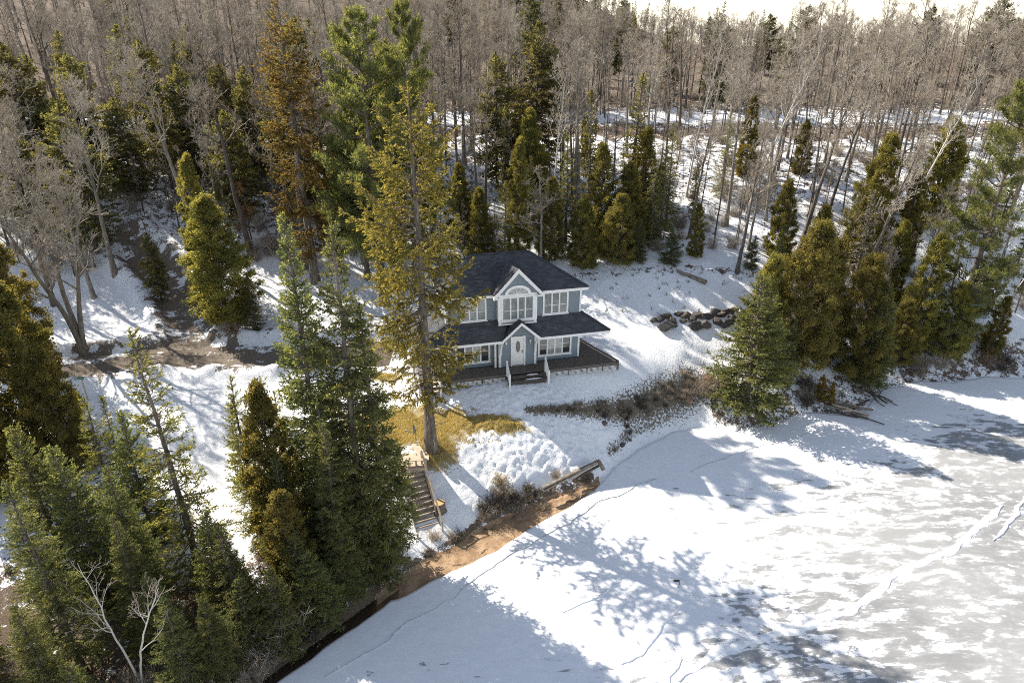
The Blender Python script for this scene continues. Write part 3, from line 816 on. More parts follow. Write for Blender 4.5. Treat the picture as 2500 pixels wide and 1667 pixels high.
for x, y in ((-6.8, -.75), (-6.8, 1.6), (-6.8, 4.1), (-5.0, -.75)):
    MB().box(x - .06, x + .06, y - .06, y + .06, -.5, LZ - .19).build('porch_post', M['white'], HOUSE)
# entry gable
GP = (.05, LY - .02, 3.52)
roof_face([(-1.16, -.1, 2.42), (-1.16, LY - .02, 2.40), GP, (.03, .35, 3.48)]); roof_face([(1.26, LY - .02, 2.40), (1.26, -.1, 2.42), (.03, .35, 3.48), GP])
rake((-1.22, 0, 2.36), (.05, 0, 3.52), LY - .045, LY + .03, .20); rake((.05, 0, 3.52), (1.32, 0, 2.36), LY - .045, LY + .03, .20)
rake((-1.05, 0, 2.40), (.05, 0, 3.36), LY + .03, -.03, .05, name='gable_soffit'); rake((.05, 0, 3.36), (1.15, 0, 2.40), LY + .03, -.03, .05, name='gable_soffit')
# corbel brackets under the entry gable
for s in (-1, 1):
    x = s * 1.17 + .02
    br = MB().box(x - .07, x + .07, -.13, -.052, .92, 2.30).build('bracket', M['white'], HOUSE)
    a = MB(); pts = []
    for k in range(9):
        t = k / 8; pts.append(Vector((x, -.13 - .66 * t ** 1.7, 1.05 + 1.15 * t ** .8)))
    for p, q in zip(pts[:-1], pts[1:]): a.bar(p, q, .11, .10, (0, 1, 0))
    a.build('brace', M['white'], br)
    MB().box(x - .055, x + .055, LY + .05, -.135, 2.22, 2.31).build('arm', M['white'], br)
# front door
dr = MB().box(-.38, .40, -.055, .0, .07, 2.06).build('door', M['door'], HOUSE)
f = MB(); f.box(-.48, -.39, -.09, .01, 0, 2.18); f.box(.41, .52, -.09, .01, 0, 2.18); f.box(-.39, .41, -.088, .01, 2.07, 2.17)
f.build('door_frame', M['white'], HOUSE)
MB().box(-.39, .41, -.11, -.0, .0, .065).build('threshold', M['metal'], dr)
ov = MB(); ov.prism([(.01 + .15 * math.cos(2*math.pi*k/28), -.064, 1.42 + .41 * math.sin(2*math.pi*k/28)) for k in range(28)], (0, .008, 0)); ov.build('oval_glass', M['frost'], dr)
ring = MB(); pp = [Vector((.01 + .17 * math.cos(2*math.pi*k/28), -.062, 1.42 + .43 * math.sin(2*math.pi*k/28))) for k in range(29)]
for p, q in zip(pp[:-1], pp[1:]): ring.bar(p, q, .03, .03, (0, 1, 0))
ring.build('oval_frame', M['door'], dr)
MB().box(.29, .335, -.09, -.055, .92, 1.16).tube([(.312, -.10, 1.13), (.312, -.13, 1.05), (.312, -.10, .95)], .014).build('door_handle', M['brass'], dr)
MB().box(.06, .16, -.062, -.05, .86, .90).build('mail_slot', M['metal'], dr)
for x in (-.80, .84):
    l = MB().box(x - .045, x + .045, -.05, -.02, 1.70, 1.86).build('wall_lamp', M['white'], HOUSE)
    MB().tube([(x, -.12, 1.62), (x, -.12, 1.68), (x, -.12, 1.80)], [.03, .055, .07]).build('lamp_glass', M['lampglass'], l)
    MB().tube([(x, -.12, 1.80), (x, -.12, 1.84), (x, -.12, 1.90)], [.085, .06, .01]).build('lamp_cap', M['white'], l)

# ---- deck (boards parallel to the front), joist skirt, lattice, steps with railings
def deck_right(y): return 6.78 + (5.26 - 6.78) * (y + 1.05) / (2.93 + 1.05)
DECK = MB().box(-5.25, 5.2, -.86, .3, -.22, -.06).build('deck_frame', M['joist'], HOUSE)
y = -1.05; k = 0
while y < 3.4:
    y1 = y + .137
    xa = -5.35; xb = deck_right(y); xc = deck_right(y1)
    dz = random.uniform(-.004, .004)
    if y1 < .03:
        MB().poly([(xa, y, -.05), (xb, y, -.05), (xc, y1, -.05), (xa, y1, -.05), (xa, y, dz), (xb, y, dz), (xc, y1, dz), (xa, y1, dz)], [(3,2,1,0),(4,5,6,7),(0,1,5,4),(1,2,6,5),(2,3,7,6),(3,0,4,7)]).build('deck_board', M['deckwood'], DECK)
    else:
        if y1 < .36:
            for a_, b_, c_ in ((-5.35, -1.30, -1.30), (1.30, xb, xc)):
                MB().poly([(a_, y, -.05), (b_, y, -.05), (c_, y1, -.05), (a_, y1, -.05), (a_, y, dz), (b_, y, dz), (c_, y1, dz), (a_, y1, dz)], [(3,2,1,0),(4,5,6,7),(0,1,5,4),(1,2,6,5),(2,3,7,6),(3,0,4,7)]).build('deck_board', M['deckwood'], DECK)
        else:
            a_, b_, c_ = WR + .03 - .38 * (y - .36), xb, xc
            MB().poly([(a_, y, -.05), (b_, y, -.05), (c_, y1, -.05), (a_, y1, -.05), (a_, y, dz), (b_, y, dz), (c_, y1, dz), (a_, y1, dz)], [(3,2,1,0),(4,5,6,7),(0,1,5,4),(1,2,6,5),(2,3,7,6),(3,0,4,7)]).build('deck_board', M['deckwood'], DECK)
            MB().box(-6.9, WL - .03, y, y1, -.05, dz).build('deck_board', M['deckwood'], DECK)
    y += .142
MB().box(-5.35, -1.0, -1.09, -1.055, -.20, -.004).build('rim_board', M['deckwood'], DECK)
MB().box(1.6, 6.80, -1.09, -1.055, -.20, -.004).build('rim_board', M['deckwood'], DECK)
MB().bar((6.80, -1.05, -.06), (5.24, 3.0, -.06), .06, .28).build('rim_board', M['deckwood'], DECK)
MB().bar((6.60, -.95, .02), (5.10, 3.0, .02), .14, .035).build('edge_plank', M['palewood'], DECK)
# lattice: panels of crossed white laths between posts, dark board behind painted as the shade under the deck
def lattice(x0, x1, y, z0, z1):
    p = MB().box(x0, x1, y + .05, y + .08, z0, z1).build('lattice_shade_panel', M['joist'], HOUSE)
    m = MB(); st = .085; x = x0
    while x < x1:
        m.box(x, x + .022, y - .006, y + .004, z0, z1); x += st
    z = z0 + .02
    while z < z1:
        m.box(x0, x1, y - .016, y - .007, z, z + .022); z += st
    l = m.build('lath', M['white'], p); l['kind'] = 'stuff'
    fr = MB(); fr.box(x0 - .02, x0 + .01, y - .03, y + .03, z0 - .02, z1); fr.build('frame', M['darkwood'], p)
for a_, b_ in ((1.75, 3.2), (3.25, 4.5), (4.55, 5.6), (5.65, 6.72)): lattice(a_, b_, -1.10, -.52, -.20)
for a_, b_ in ((-2.6, -1.15), (-4.0, -2.65), (-5.3, -4.05)): lattice(a_, b_, -1.10, -.52, -.20)
MB().box(6.66, 6.80, -1.12, -1.0, -.60, .0).build('corner_post', M['deckwood'], HOUSE)
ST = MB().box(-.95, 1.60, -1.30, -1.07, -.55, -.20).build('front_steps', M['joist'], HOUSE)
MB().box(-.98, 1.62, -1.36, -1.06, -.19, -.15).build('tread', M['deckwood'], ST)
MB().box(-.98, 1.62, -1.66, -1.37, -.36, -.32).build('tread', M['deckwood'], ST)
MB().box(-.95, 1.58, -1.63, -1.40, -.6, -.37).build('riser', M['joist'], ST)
for a_, b_, y_, z_ in ((.2, 1.25, -1.50, -.318), (.35, 1.1, -1.22, -.148)):
    sn = MB(); n_ = 16; up_ = [(a_ + (b_ - a_) * k / n_, y_ + (.05 + .03 * math.sin(k * 1.7)) * math.sin(math.pi * k / n_), z_ + .03) for k in range(n_ + 1)]; lo_ = [(a_ + (b_ - a_) * k / n_, y_ - (.05 + .02 * math.cos(k * 2.3)) * math.sin(math.pi * k / n_) - .005, z_ + .002) for k in range(n_, -1, -1)]
    sn.prism(up_ + lo_, (0, 0, .012)).build('snow_patch', M['snowcrust'], ST)
def railing(x, y0, y1, z0, z1, n=7, hh=.92):
    r = MB().box(x - .05, x + .05, y0 - .05, y0 + .05, z0 - .1, z0 + hh + .08).build('railing', M['white'], HOUSE)
    MB().box(x - .05, x + .05, y1 - .05, y1 + .05, z1 - .1, z1 + hh + .04).build('post', M['white'], r)
    MB().bar((x, y0 - .05, z0 + hh), (x, y1 + .05, z1 + hh - .05), .07, .05).build('handrail', M['white'], r)
    MB().bar((x, y0 - .05, z0 + .1), (x, y1 + .05, z1 + .1), .05, .05).build('lower_rail', M['white'], r)
    for k in range(n):
        t = (k + 1) / (n + 1); yy = y0 + (y1 - y0) * t; zz = z0 + (z1 - z0) * t
        MB().box(x - .016, x + .016, yy - .016, yy + .016, zz + .1, zz + hh - .03).build('baluster', M['white'], r)
railing(-.97, -1.10, -1.95, 0, -.5); railing(1.62, -1.10, -1.95, 0, -.5)
# side steps at the left end
SS = MB().box(-6.9, -5.4, -.6, .3, -.5, -.06).build('side_steps', M['joist'], HOUSE)
for k in range(3):
    MB().box(-6.7, -5.45, -.95 - .30 * k, -.66 - .30 * k, -.12 - .17 * k, -.08 - .17 * k).build('tread', M['palewood'], SS)
    MB().box(-6.65, -5.5, -.70 - .30 * k, -.665 - .30 * k, -.30 - .17 * k, -.125 - .17 * k).build('riser', M['darkwood'], SS)
railing(-6.75, -.65, -1.75, 0, -.55, 8); railing(-5.42, -1.12, -1.75, 0, -.55, 5)
# ------------------------------------------------------------------ ridges and cracks in the ice (children of the lake)
ice_strip([(7.02,20.02),(8.08,20.89),(9.39,21.46),(11.38,22.17),(13.05,22.66),(14.83,23.29),(16.36,23.94),(17.58,24.76),(18.86,25.61),(20.09,26.5),(21.61,27.04),(23.07,27.6),(24.25,28.42),(25.69,29.62),(27.16,30.62),(28.64,31.38)], .22, .03, M['snowcrust'], 'pressure_ridge', 3)
ice_strip([(4.87,20.67),(5.75,21.35),(6.39,22.17),(6.94,22.97),(7.78,23.55),(8.69,24.34)], .12, .02, M['snowcrust'], 'pressure_ridge', 5)
ice_strip([(6.6,18.6),(6.81,19.92),(7.43,21.23),(7.33,21.93)], .12, .02, M['snowcrust'], 'pressure_ridge', 6)
ice_strip([(2.49,23.55),(3.49,24.21),(4.52,24.9),(5.38,25.68)], .06, .012, M['snowcrust'], 'pressure_ridge', 8)
ice_strip([(26.2,28.7),(26.91,29.27),(29.74,31.47),(31.5,33.2)], .13, .025, M['snowcrust'], 'pressure_ridge', 9)
ice_strip([(-3.2,24.4),(-1.6,26.0),(.06,27.52),(.7,28.17),(1.79,28.92),(3.05,29.89),(3.71,30.53),(5.08,31.67),(6.05,32.26),(7.37,33.29),(8.52,33.82),(9.22,33.97)], .032, .010, M['icecrack'], 'crack', 12)
ice_strip([(11.29,34.8),(12.78,35.83),(14.06,36.42),(15.86,37.2),(17.3,37.64),(20.86,39.33)], .026, .008, M['icecrack'], 'crack', 14)
ice_strip([(-8.0,20.2),(-6.4,21.4),(-4.9,23.0),(-3.2,24.4)], .022, .008, M['icecrack'], 'crack', 16)

def gz(x, y): return float(height(np.array([float(x)]), np.array([float(y)]))[0])

# ------------------------------------------------------------------ wooden landing with bench, stairs to the beach
LRZ = R(6)
land = tag(empty('wooden_landing', (-5.9, 32.0, 2.85), LRZ), 'small pale plank landing on posts above the stairs beside the tall spruce', 'landing')
for k in range(9):
    MB().box(-1.0, 1.0, -.72 + k * .16, -.72 + k * .16 + .148, -.04, random.uniform(-.004, .003)).build('plank', M['palewood'], land)
MB().box(-1.0, 1.0, -.765, -.725, -.24, -.005).build('rim_board', M['palewood'], land)
MB().box(1.0, 1.04, -.765, .72, -.24, -.005).build('rim_board', M['palewood'], land)
for x, y in ((-.9, -.68), (.92, -.68), (-.9, .65), (.92, .65)):
    b = -2.85 + gz(-5.9 + x, 32 + y)
    MB().box(x - .05, x + .05, y - .05, y + .05, b + .12, -.245).build('post', M['palewood'], land)
    MB().box(x - .14, x + .14, y - .14, y + .14, b - .15, b + .12).build('footing', M['concrete'], land)
bench = tag(empty('corner_bench', (-5.9, 32.0, 2.85), LRZ), 'L-shaped plank bench standing on the landing at the top of the stairs', 'bench')
for k in range(3): MB().box(-.35, 1.18, -.70 + k * .155, -.70 + k * .155 + .145, .42, .46).build('seat_plank', M['palewood'], bench)
for k in range(2):
    MB().prism([(.55 + k * .22, -.235, .424), (.76 + k * .22, -.235, .424), (.38 + k * .20, .98, .424), (.18 + k * .20, .98, .424)], (0, 0, .04)).build('seat_plank', M['palewood'], bench)
for x, y in ((-.2, -.5), (.45, -.5), (1.02, -.5), (.45, .55)):
    MB().box(x - .045, x + .045, y - .045, y + .045, 0, .42).build('leg', M['palewood'], bench)

stairs = tag(empty('wooden_stairs', (-5.62, 31.15, 0)), 'weathered plank stairs with a handrail running down the bank to the beach', 'stairs')
sv = Vector((1.22, -2.62, 0)); sl = sv.length; sd = sv.normalized(); sw = Vector((-sd.y, sd.x, 0)); NS = 12
for k in range(NS):
    t = (k + .6) / NS; c = sd * (sl * t); z = 2.72 - 2.34 * (k + 1) / NS
    MB().bar(c - sw * .62 + Vector((0, 0, z)), c + sw * .62 + Vector((0, 0, z)), .25, .045).build('tread', M['palewood'], stairs)
    MB().bar(c - sw * .60 + sd * .115 + Vector((0, 0, z - .085)), c + sw * .60 + sd * .115 + Vector((0, 0, z - .085)), .03, .12).build('riser', M['greywood'], stairs)
for s in (-1, 1):
    MB().bar(sw * .66 * s + Vector((0, 0, 2.60)), sd * sl + sw * .66 * s + Vector((0, 0, .30)), .05, .26).build('stringer', M['greywood'], stairs)
pts = [sd * (sl * t) + sw * .70 + Vector((0, 0, 2.62 - 2.32 * t)) for t in (-.08, .30, .42, 1.0)]
hts = (.95, .80, .82, .85)
for p, h in zip(pts, hts): MB().box(p.x - .045, p.x + .045, p.y - .045, p.y + .045, p.z - .45, p.z + h).build('post', M['palewood'], stairs)
for (p, h), (q, g) in zip(list(zip(pts, hts))[:-1], list(zip(pts, hts))[1:]):
    MB().bar(p + Vector((0, 0, h + .03)), q + Vector((0, 0, g + .03)), .10, .05).build('handrail', M['palewood'], stairs)
for t in (.02, 1.0):
    p = sd * (sl * t) - sw * .70; MB().box(p.x - .045, p.x + .045, p.y - .045, p.y + .045, 2.5 - 2.32 * t - .3, 3.2 - 2.32 * t).build('post', M['palewood'], stairs)

# ------------------------------------------------------------------ stump, timber edging, dish, pole, sign, flag
def stump(x, y, r, h, label):
    e = tag(empty('tree_stump', (x, y, gz(x, y) - .1)), label, 'stump')
    m = MB(); n = 18; R1 = [r * (1 + .10 * math.sin(3 * k * 2 * math.pi / n + 1) + random.uniform(-.03, .03)) for k in range(n)]
    for i, (f, z) in enumerate(((1.35, 0), (1.08, .14), (1.0, h * .6), (.98, h))):
        m.V += [(R1[k] * f * math.cos(2*math.pi*k/n), R1[k] * f * math.sin(2*math.pi*k/n), z) for k in range(n)]
    for i in range(3): m.F += [(i*n + k, i*n + (k+1) % n, (i+1)*n + (k+1) % n, (i+1)*n + k) for k in range(n)]
    m.build('bark', M['bark_dark'], e, True)
    t = MB(); t.poly([(R1[k] * .97 * math.cos(2*math.pi*k/n), R1[k] * .97 * math.sin(2*math.pi*k/n), h + .004) for k in range(n)], [tuple(range(n))]).build('cut_face', M['endgrain'], e)
stump(-4.0, 29.85, .30, .62, 'freshly cut tree stump on the snowy bank beside the stairs')

tim = tag(empty('timber_edging', (1.75, 31.95, .95)), 'long weathered timber beam edging the snowy bank above the beach', 'timber')
a, b = Vector((0, 0, 0)), Vector((3.6, 2.5, .15))
MB().bar(a, b, .15, .10).build('beam', M['greywood'], tim)
MB().bar(a + Vector((.06, -.06, -.17)), b + Vector((-.2, -.12, -.13)), .13, .11).build('beam', M['greywood'], tim)
MB().bar(a + Vector((1.9, 1.2, -.36)), b + Vector((.02, -.14, -.26)), .08, .14).build('beam', M['darkwood'], tim)
MB().bar(b + Vector((-.05, -.1, .02)), b + Vector((.24, -.52, -.36)), .20, .16).build('end_block', M['greywood'], tim)

dish = tag(empty('satellite_dish', (-5.62, 33.35, gz(-5.6, 33.35))), 'grey dish seen edge-on fixed beside the tall spruce trunk', 'satellite dish')
m = MB(); n = 20
for i, (f, y) in enumerate(((.02, 0), (.5, -.03), (1, -.10), (1.0, -.085), (.5, -.015), (.02, .015))):
    m.V += [(y, .22 * f * math.cos(2*math.pi*k/n), 1.25 + .36 * f * math.sin(2*math.pi*k/n)) for k in range(n)]
for i in range(5): m.F += [(i*n + k, i*n + (k+1) % n, (i+1)*n + (k+1) % n, (i+1)*n + k) for k in range(n)]
m.build('reflector', M['dish'], dish, True)
MB().tube([(0, 0, -.1), (0, 0, .95), (.05, 0, 1.25)], .022).build('mast', M['dish'], dish)
MB().tube([(-.02, 0, .98), (-.28, 0, 1.06), (-.5, .0, 1.16)], .014).box(-.56, -.48, -.04, .04, 1.13, 1.21).build('feed_arm', M['dish'], dish)

pole = tag(empty('utility_pole', (-4.37, 62, gz(-4.37, 62) - .1)), 'grey wooden utility pole with a transformer among the trees behind the house', 'utility pole')
MB().tube([(0, 0, 0), (0, 0, 4), (0, 0, 7.4)], [.15, .135, .115], 12).build('pole', M['greywood'], pole, True)
MB().tube([(.34, -.1, 4.9), (.34, -.1, 4.95), (.34, -.1, 5.75), (.34, -.1, 5.85), (.34, -.1, 6.05)], [.17, .20, .20, .16, .04], 14).build('transformer', M['metal'], pole, True)
MB().box(.1, .36, -.13, -.07, 5.1, 5.16).build('bracket', M['metal'], pole)
MB().tube([(0, -.14, 7.1), (0, -.2, 7.2), (0, -.2, 7.42)], [.03, .05, .04]).build('insulator', M['white'], pole)

sgn = tag(empty('sign_post', (-26.9, 37.3, gz(-26.9, 37.3)), R(-6)), 'thin pale post with a small green plate beside the driveway', 'sign')
MB().box(-.035, .035, -.03, .03, -.2, 1.75).build('post', M['palewood'], sgn)
MB().box(-.27, .20, -.045, -.032, 1.50, 1.68).build('plate', M['signgreen'], sgn)

fl = tag(empty('marker_flag', (8.31, 25.25, .04)), 'small dark flag on a thin stick standing on the lake ice', 'flag')
MB().tube([(0, 0, 0), (.02, 0, .28), (-.02, 0, .52)], .014).build('stick', M['darkwood'], fl)
MB().poly([(-.02, 0, .50), (-.30, .05, .46), (-.26, .02, .36), (-.01, 0, .38), (-.02, .012, .50), (-.30, .062, .46), (-.26, .032, .36), (-.01, .012, .38)], [(0,1,2,3),(7,6,5,4),(0,4,5,1),(1,5,6,2),(2,6,7,3),(3,7,4,0)]).build('cloth', M['darkwood'], fl)

# ------------------------------------------------------------------ boulder wall at the top of the yard
def mk_rock():
    t = NT('grey_brown_boulder'); v = t.obj(); n = t.noise(3, 6, .65, v); rnd = t.node('ShaderNodeObjectInfo').outputs['Random']
    c = t.mix(t.sstep(n, .35, .65), (.035, .033, .034), (.115, .105, .098)); c = t.mix(t.math('MULTIPLY', t.sstep(rnd, .45, .9), .65), c, (.135, .105, .08))
    t.base(c); t.rough(.85); t.bump(t.noise(12, 5, .65, v), .6, .04); return t.m
M['rock'] = mk_rock()
def rock_mesh(seed):
    import bmesh
    r = np.random.default_rng(seed); bm = bmesh.new(); bmesh.ops.create_icosphere(bm, subdivisions=3, radius=1)
    co = np.array([v.co for v in bm.verts]); pl = unit_rows(r.normal(size=(15, 3)))
    d = np.ones(len(co))
    for p in pl:
        c = co @ p; lim = r.uniform(.45, .78); k = c * d > lim; d = np.where(k, lim / np.maximum(c, 1e-3), d)
    d = d * (1 + .05 * (fbm(co[:, 0] * 3 + seed, co[:, 1] * 3 + co[:, 2] * 2, 3, seed) - .5))
    sc = np.array([r.uniform(1.05, 1.35), r.uniform(.8, 1.05), r.uniform(.75, .95)])
    for v, q in zip(bm.verts, co * d[:, None] * sc): v.co = q
    me = bpy.data.meshes.new('boulder'); bm.to_mesh(me); bm.free(); me.materials.append(M['rock'])
    return me
def unit_rows(a): return a / np.linalg.norm(a, axis=1, keepdims=True)
ROCKS = [rock_mesh(s) for s in range(60, 67)]
BW = tag(empty('boulder_wall', (14, 47.2, gz(14, 47.2))), 'low retaining wall of dark grey boulders across the snowy yard', 'retaining wall')
for i, (x, y, z, s) in enumerate([(10.72,47.09,4.66,.33),(11.24,47.16,4.71,.33),(11.71,47.39,4.85,.37),(12.08,46.99,4.67,.41),(11.44,46.43,4.42,.51),(12.22,46.63,4.5,.2),(12.63,47.52,5.0,.28),(13.24,47.4,4.97,.4),(12.97,46.94,4.69,.23),(13.96,47.42,5.01,.32),(13.66,47.02,4.74,.4),(13.74,46.57,4.48,.51),(14.41,47.26,4.91,.33),(14.84,47.24,4.86,.37),(14.53,46.64,4.52,.48),(15.36,47.62,5.1,.37),(15.87,47.47,5.0,.37),(15.5,46.9,4.6,.43),(16.32,46.9,4.6,.46),(16.25,47.76,5.17,.33),(16.89,47.76,5.16,.35),(16.68,47.29,4.85,.35),(17.22,47.44,4.95,.35),(17.12,47.1,4.69,.32),(17.57,47.75,5.15,.32),(17.67,47.28,4.83,.33),(18.13,47.57,4.99,.37)]):
    o = link('boulder', ROCKS[i % 7], BW, (x - 14, y - 47.2, gz(x, y) + s * .30 - gz(14, 47.2)), (random.uniform(-.25, .25), random.uniform(-.25, .25), random.uniform(-.5, .5) + (math.pi if i % 3 == 0 else 0)))
    o.scale = (s * 1.35, s * 1.1, s * 1.2)
for x, y, s, lb in ((7.2, 36.9, .22, 'small dark stone on the snowy shore below the house'), (6.0, 37.6, .26, 'lone dark boulder on the matted grass of the bank'), (7.75, 37.5, .16, 'fist-sized dark stone near the ice edge'), (6.6, 36.3, .15, 'smallest dark stone at the foot of the snowy bank')):
    o = tag(link('shore_stone', ROCKS[int(s * 100) % 7], None, (x, y, gz(x, y) + s * .35)), lb, 'stone'); o.scale = (s, s, s)

# ------------------------------------------------------------------ fallen log, driftwood, shed
def log(name, a, b, r0, r1, mat, label, group=None, cat='log', bend=.05, n=7):
    a = Vector(a); b = Vector(b); m = MB(); k = 6
    pts = [a.lerp(b, i / (k - 1)) - a + Vector((random.uniform(-bend, bend), random.uniform(-bend, bend), random.uniform(-bend, bend) * .5)) for i in range(k)]
    m.tube(pts, [r0 + (r1 - r0) * i / (k - 1) for i in range(k)], n)
    return tag(m.build(name, M[mat], None, True, a), label, cat, group)
log('fallen_log', (13.1, 51.3, gz(13.1, 51.3) + .15), (15.2, 50.0, gz(15.2, 50.0) + .14), .10, .20, 'greywood', 'grey fallen log lying on the snow at the edge of the woods', bend=.06)
log('fallen_branch', (13.6, 51.0, gz(13.6, 51.0) + .08), (14.4, 50.5, gz(14.4, 50.5) + .08), .05, .08, 'darkwood', 'short dark branch beside the fallen log on the snow', cat='branch')
for i, (ax, ay, bx, by, z, r, mt) in enumerate([(22.6,42.5,25.6,41.5,.34,.11,'greywood'),(22.5,42.2,25.2,41.0,.20,.09,'greywood'),(22.9,42.0,24.9,40.8,.42,.07,'palewood'),(23.3,41.9,25.0,40.7,.15,.10,'greywood'),(22.8,42.7,25.9,41.9,.12,.09,'darkwood'),(23.4,41.3,24.6,41.4,.30,.06,'palewood'),(24.0,41.2,25.8,40.0,.10,.05,'darkwood'),(23.2,42.4,25.3,41.2,.55,.06,'greywood'),(22.4,41.7,24.4,40.9,.10,.08,'darkwood')]):
    log('driftwood_log', (ax, ay, z + .12), (bx, by, z), r, r * .7, mt, 'weathered log in the driftwood heap on the ice below the cedars', 'driftwood logs heaped at the shore', 'driftwood', .04)
for i, (ax, ay, bx, by, z, r) in enumerate([(26.0,44.2,27.3,42.6,.35,.12),(26.6,43.6,27.9,43.0,.22,.08),(26.3,43.9,26.9,42.3,.25,.07),(27.0,43.3,28.1,42.5,.15,.05)]):
    log('snag_branch', (ax, ay, z + .25), (bx, by, z - .1), r, r * .4, 'darkwood', 'dark branch of the tangled snag reaching onto the ice', 'dark snag at the shore', 'driftwood', .08)

rw = np.random.default_rng(44)
for i in range(9):
    x = rw.uniform(-4.2, 4.6); y = float(np.interp(rw.random(), [0, 1], [float(yice(np.array(x))) + .2, float(yshore(np.array(x))) - .05])); a_ = rw.uniform(-.4, 1.2); l_ = rw.uniform(.25, .8)
    log('beach_stick', (x, y, gz(x, y) + .03), (x + l_ * math.cos(a_), y + l_ * math.sin(a_), gz(x + l_ * math.cos(a_), y + l_ * math.sin(a_)) + .03), rw.uniform(.015, .035), .01, ['greywood', 'darkwood'][i % 2], 'small stick washed up on the sand strip', 'sticks on the sand strip', 'stick', .02, 6)
shed = tag(empty('shed', (38.6, 52.2, gz(38.6, 51.6) - .2), R(-18)), 'small pale blue shed with a dark roof half hidden in the cedars', 'shed')
MB().box(-1.0, .9, 0, 1.9, 0, 1.85).build('wall', simple('pale_blue_boards', (.34, .42, .47), .7, .12, 3), shed)
for k in range(9): MB().box(-1.0 + k * .211, -1.0 + k * .211 + .19, -.03, -.002, .05, 1.84).build('board', bpy.data.materials['pale_blue_boards'], shed)
MB().prism([(-1.2, -.3, 1.75), (1.15, -.3, 1.75), (1.15, 1.0, 2.65), (-1.2, 1.0, 2.65)], (0, 0, .08)).prism([(-1.2, 1.0, 2.65), (1.15, 1.0, 2.65), (1.15, 2.2, 1.8), (-1.2, 2.2, 1.8)], (0, 0, .08)).build('roof', M['shingle'], shed)
# ------------------------------------------------------------------ plant generators (numpy): every tree = trunk mesh + crown mesh
def unit(a): return a / np.maximum(np.linalg.norm(a, axis=-1, keepdims=True), 1e-9)
def perp(d, r):
    """random unit vectors perpendicular to d"""
    v = r.normal(size=d.shape); v = v - (v * d).sum(-1, keepdims=True) * d
    return unit(v)
def frusta(p0, p1, r0, r1, n=3):
    """n-sided open tapered tubes for every segment"""
    d = unit(p1 - p0); ref = np.where(np.abs(d[:, 2:3]) > .9, np.array([[1., 0, 0]]), np.array([[0, 0, 1.]]))
    s = unit(np.cross(d, ref)); u = np.cross(s, d); k = len(p0)
    V = np.empty((k, 2 * n, 3))
    for j in range(n):
        t = 2 * math.pi * j / n; o = s * math.cos(t) + u * math.sin(t)
        V[:, j] = p0 + o * r0[:, None]; V[:, n + j] = p1 + o * r1[:, None]
    b = (np.arange(k) * 2 * n)[:, None]
    F = np.concatenate([np.stack([b[:, 0] + j, b[:, 0] + (j+1) % n, b[:, 0] + n + (j+1) % n, b[:, 0] + n + j], 1) for j in range(n)])
    return V.reshape(-1, 3), F
def kites(p, d, L, W, r, nrm=None):
    """leaf sprays: kite quads starting at p along d"""
    s = perp(d, r) if nrm is None else unit(np.cross(d, nrm))
    L = L[:, None]; W = W[:, None]
    V = np.stack([p, p + d * L * .45 + s * W, p + d * L, p + d * L * .45 - s * W], 1)
    F = np.arange(len(p) * 4).reshape(-1, 4)
    return V.reshape(-1, 3), F
class Acc:
    def __init__(self): self.V = []; self.F = []; self.T = []; self.n = 0
    def add(self, V, F, tone=None):
        self.V.append(V); self.F.append(F + self.n); self.n += len(V)
        self.T.append(np.zeros(len(V)) if tone is None else np.repeat(tone, len(V) // len(tone)))
    def mesh(self, name, mat, smooth=False):
        return np_mesh(name, np.concatenate(self.V), np.concatenate(self.F), mat, smooth, {'tone': np.concatenate(self.T)})
def trunk_mesh(name, H, r0, mat, r, lean=.0, wob=.12, n=9, top=.02, flare=1.5, stems=None):
    """tapered wobbling trunk with a root flare"""
    k = 14; t = np.linspace(0, 1, k)
    px = lean * H * t ** 1.3 + wob * np.cumsum(r.normal(size=k)) * .25 * t; py = wob * np.cumsum(r.normal(size=k)) * .25 * t
    P = np.stack([px, py, t * H - .25 * (t == 0)], 1); rad = r0 * (1 - t) ** .8 * (1 - top) + r0 * top + .005
    rad[0] *= flare; rad[1] *= 1.06
    V, F = [], []
    for i in range(k):
        a = np.arange(n) * 2 * math.pi / n
        rr = rad[i] * (1 + .10 * np.sin(a * 3 + i))
        V.append(np.stack([P[i, 0] + rr * np.cos(a), P[i, 1] + rr * np.sin(a), np.full(n, P[i, 2])], 1))
    for i in range(k - 1):
        j = np.arange(n); F.append(np.stack([i*n + j, i*n + (j+1) % n, (i+1)*n + (j+1) % n, (i+1)*n + j], 1))
    return np.concatenate(V), np.concatenate(F), P, rad
def along(P, rad, H, z):
    zz = np.clip(z, 0, H); return np.stack([np.interp(zz, P[:, 2], P[:, 0]), np.interp(zz, P[:, 2], P[:, 1]), zz], 1), np.interp(zz, P[:, 2], rad)

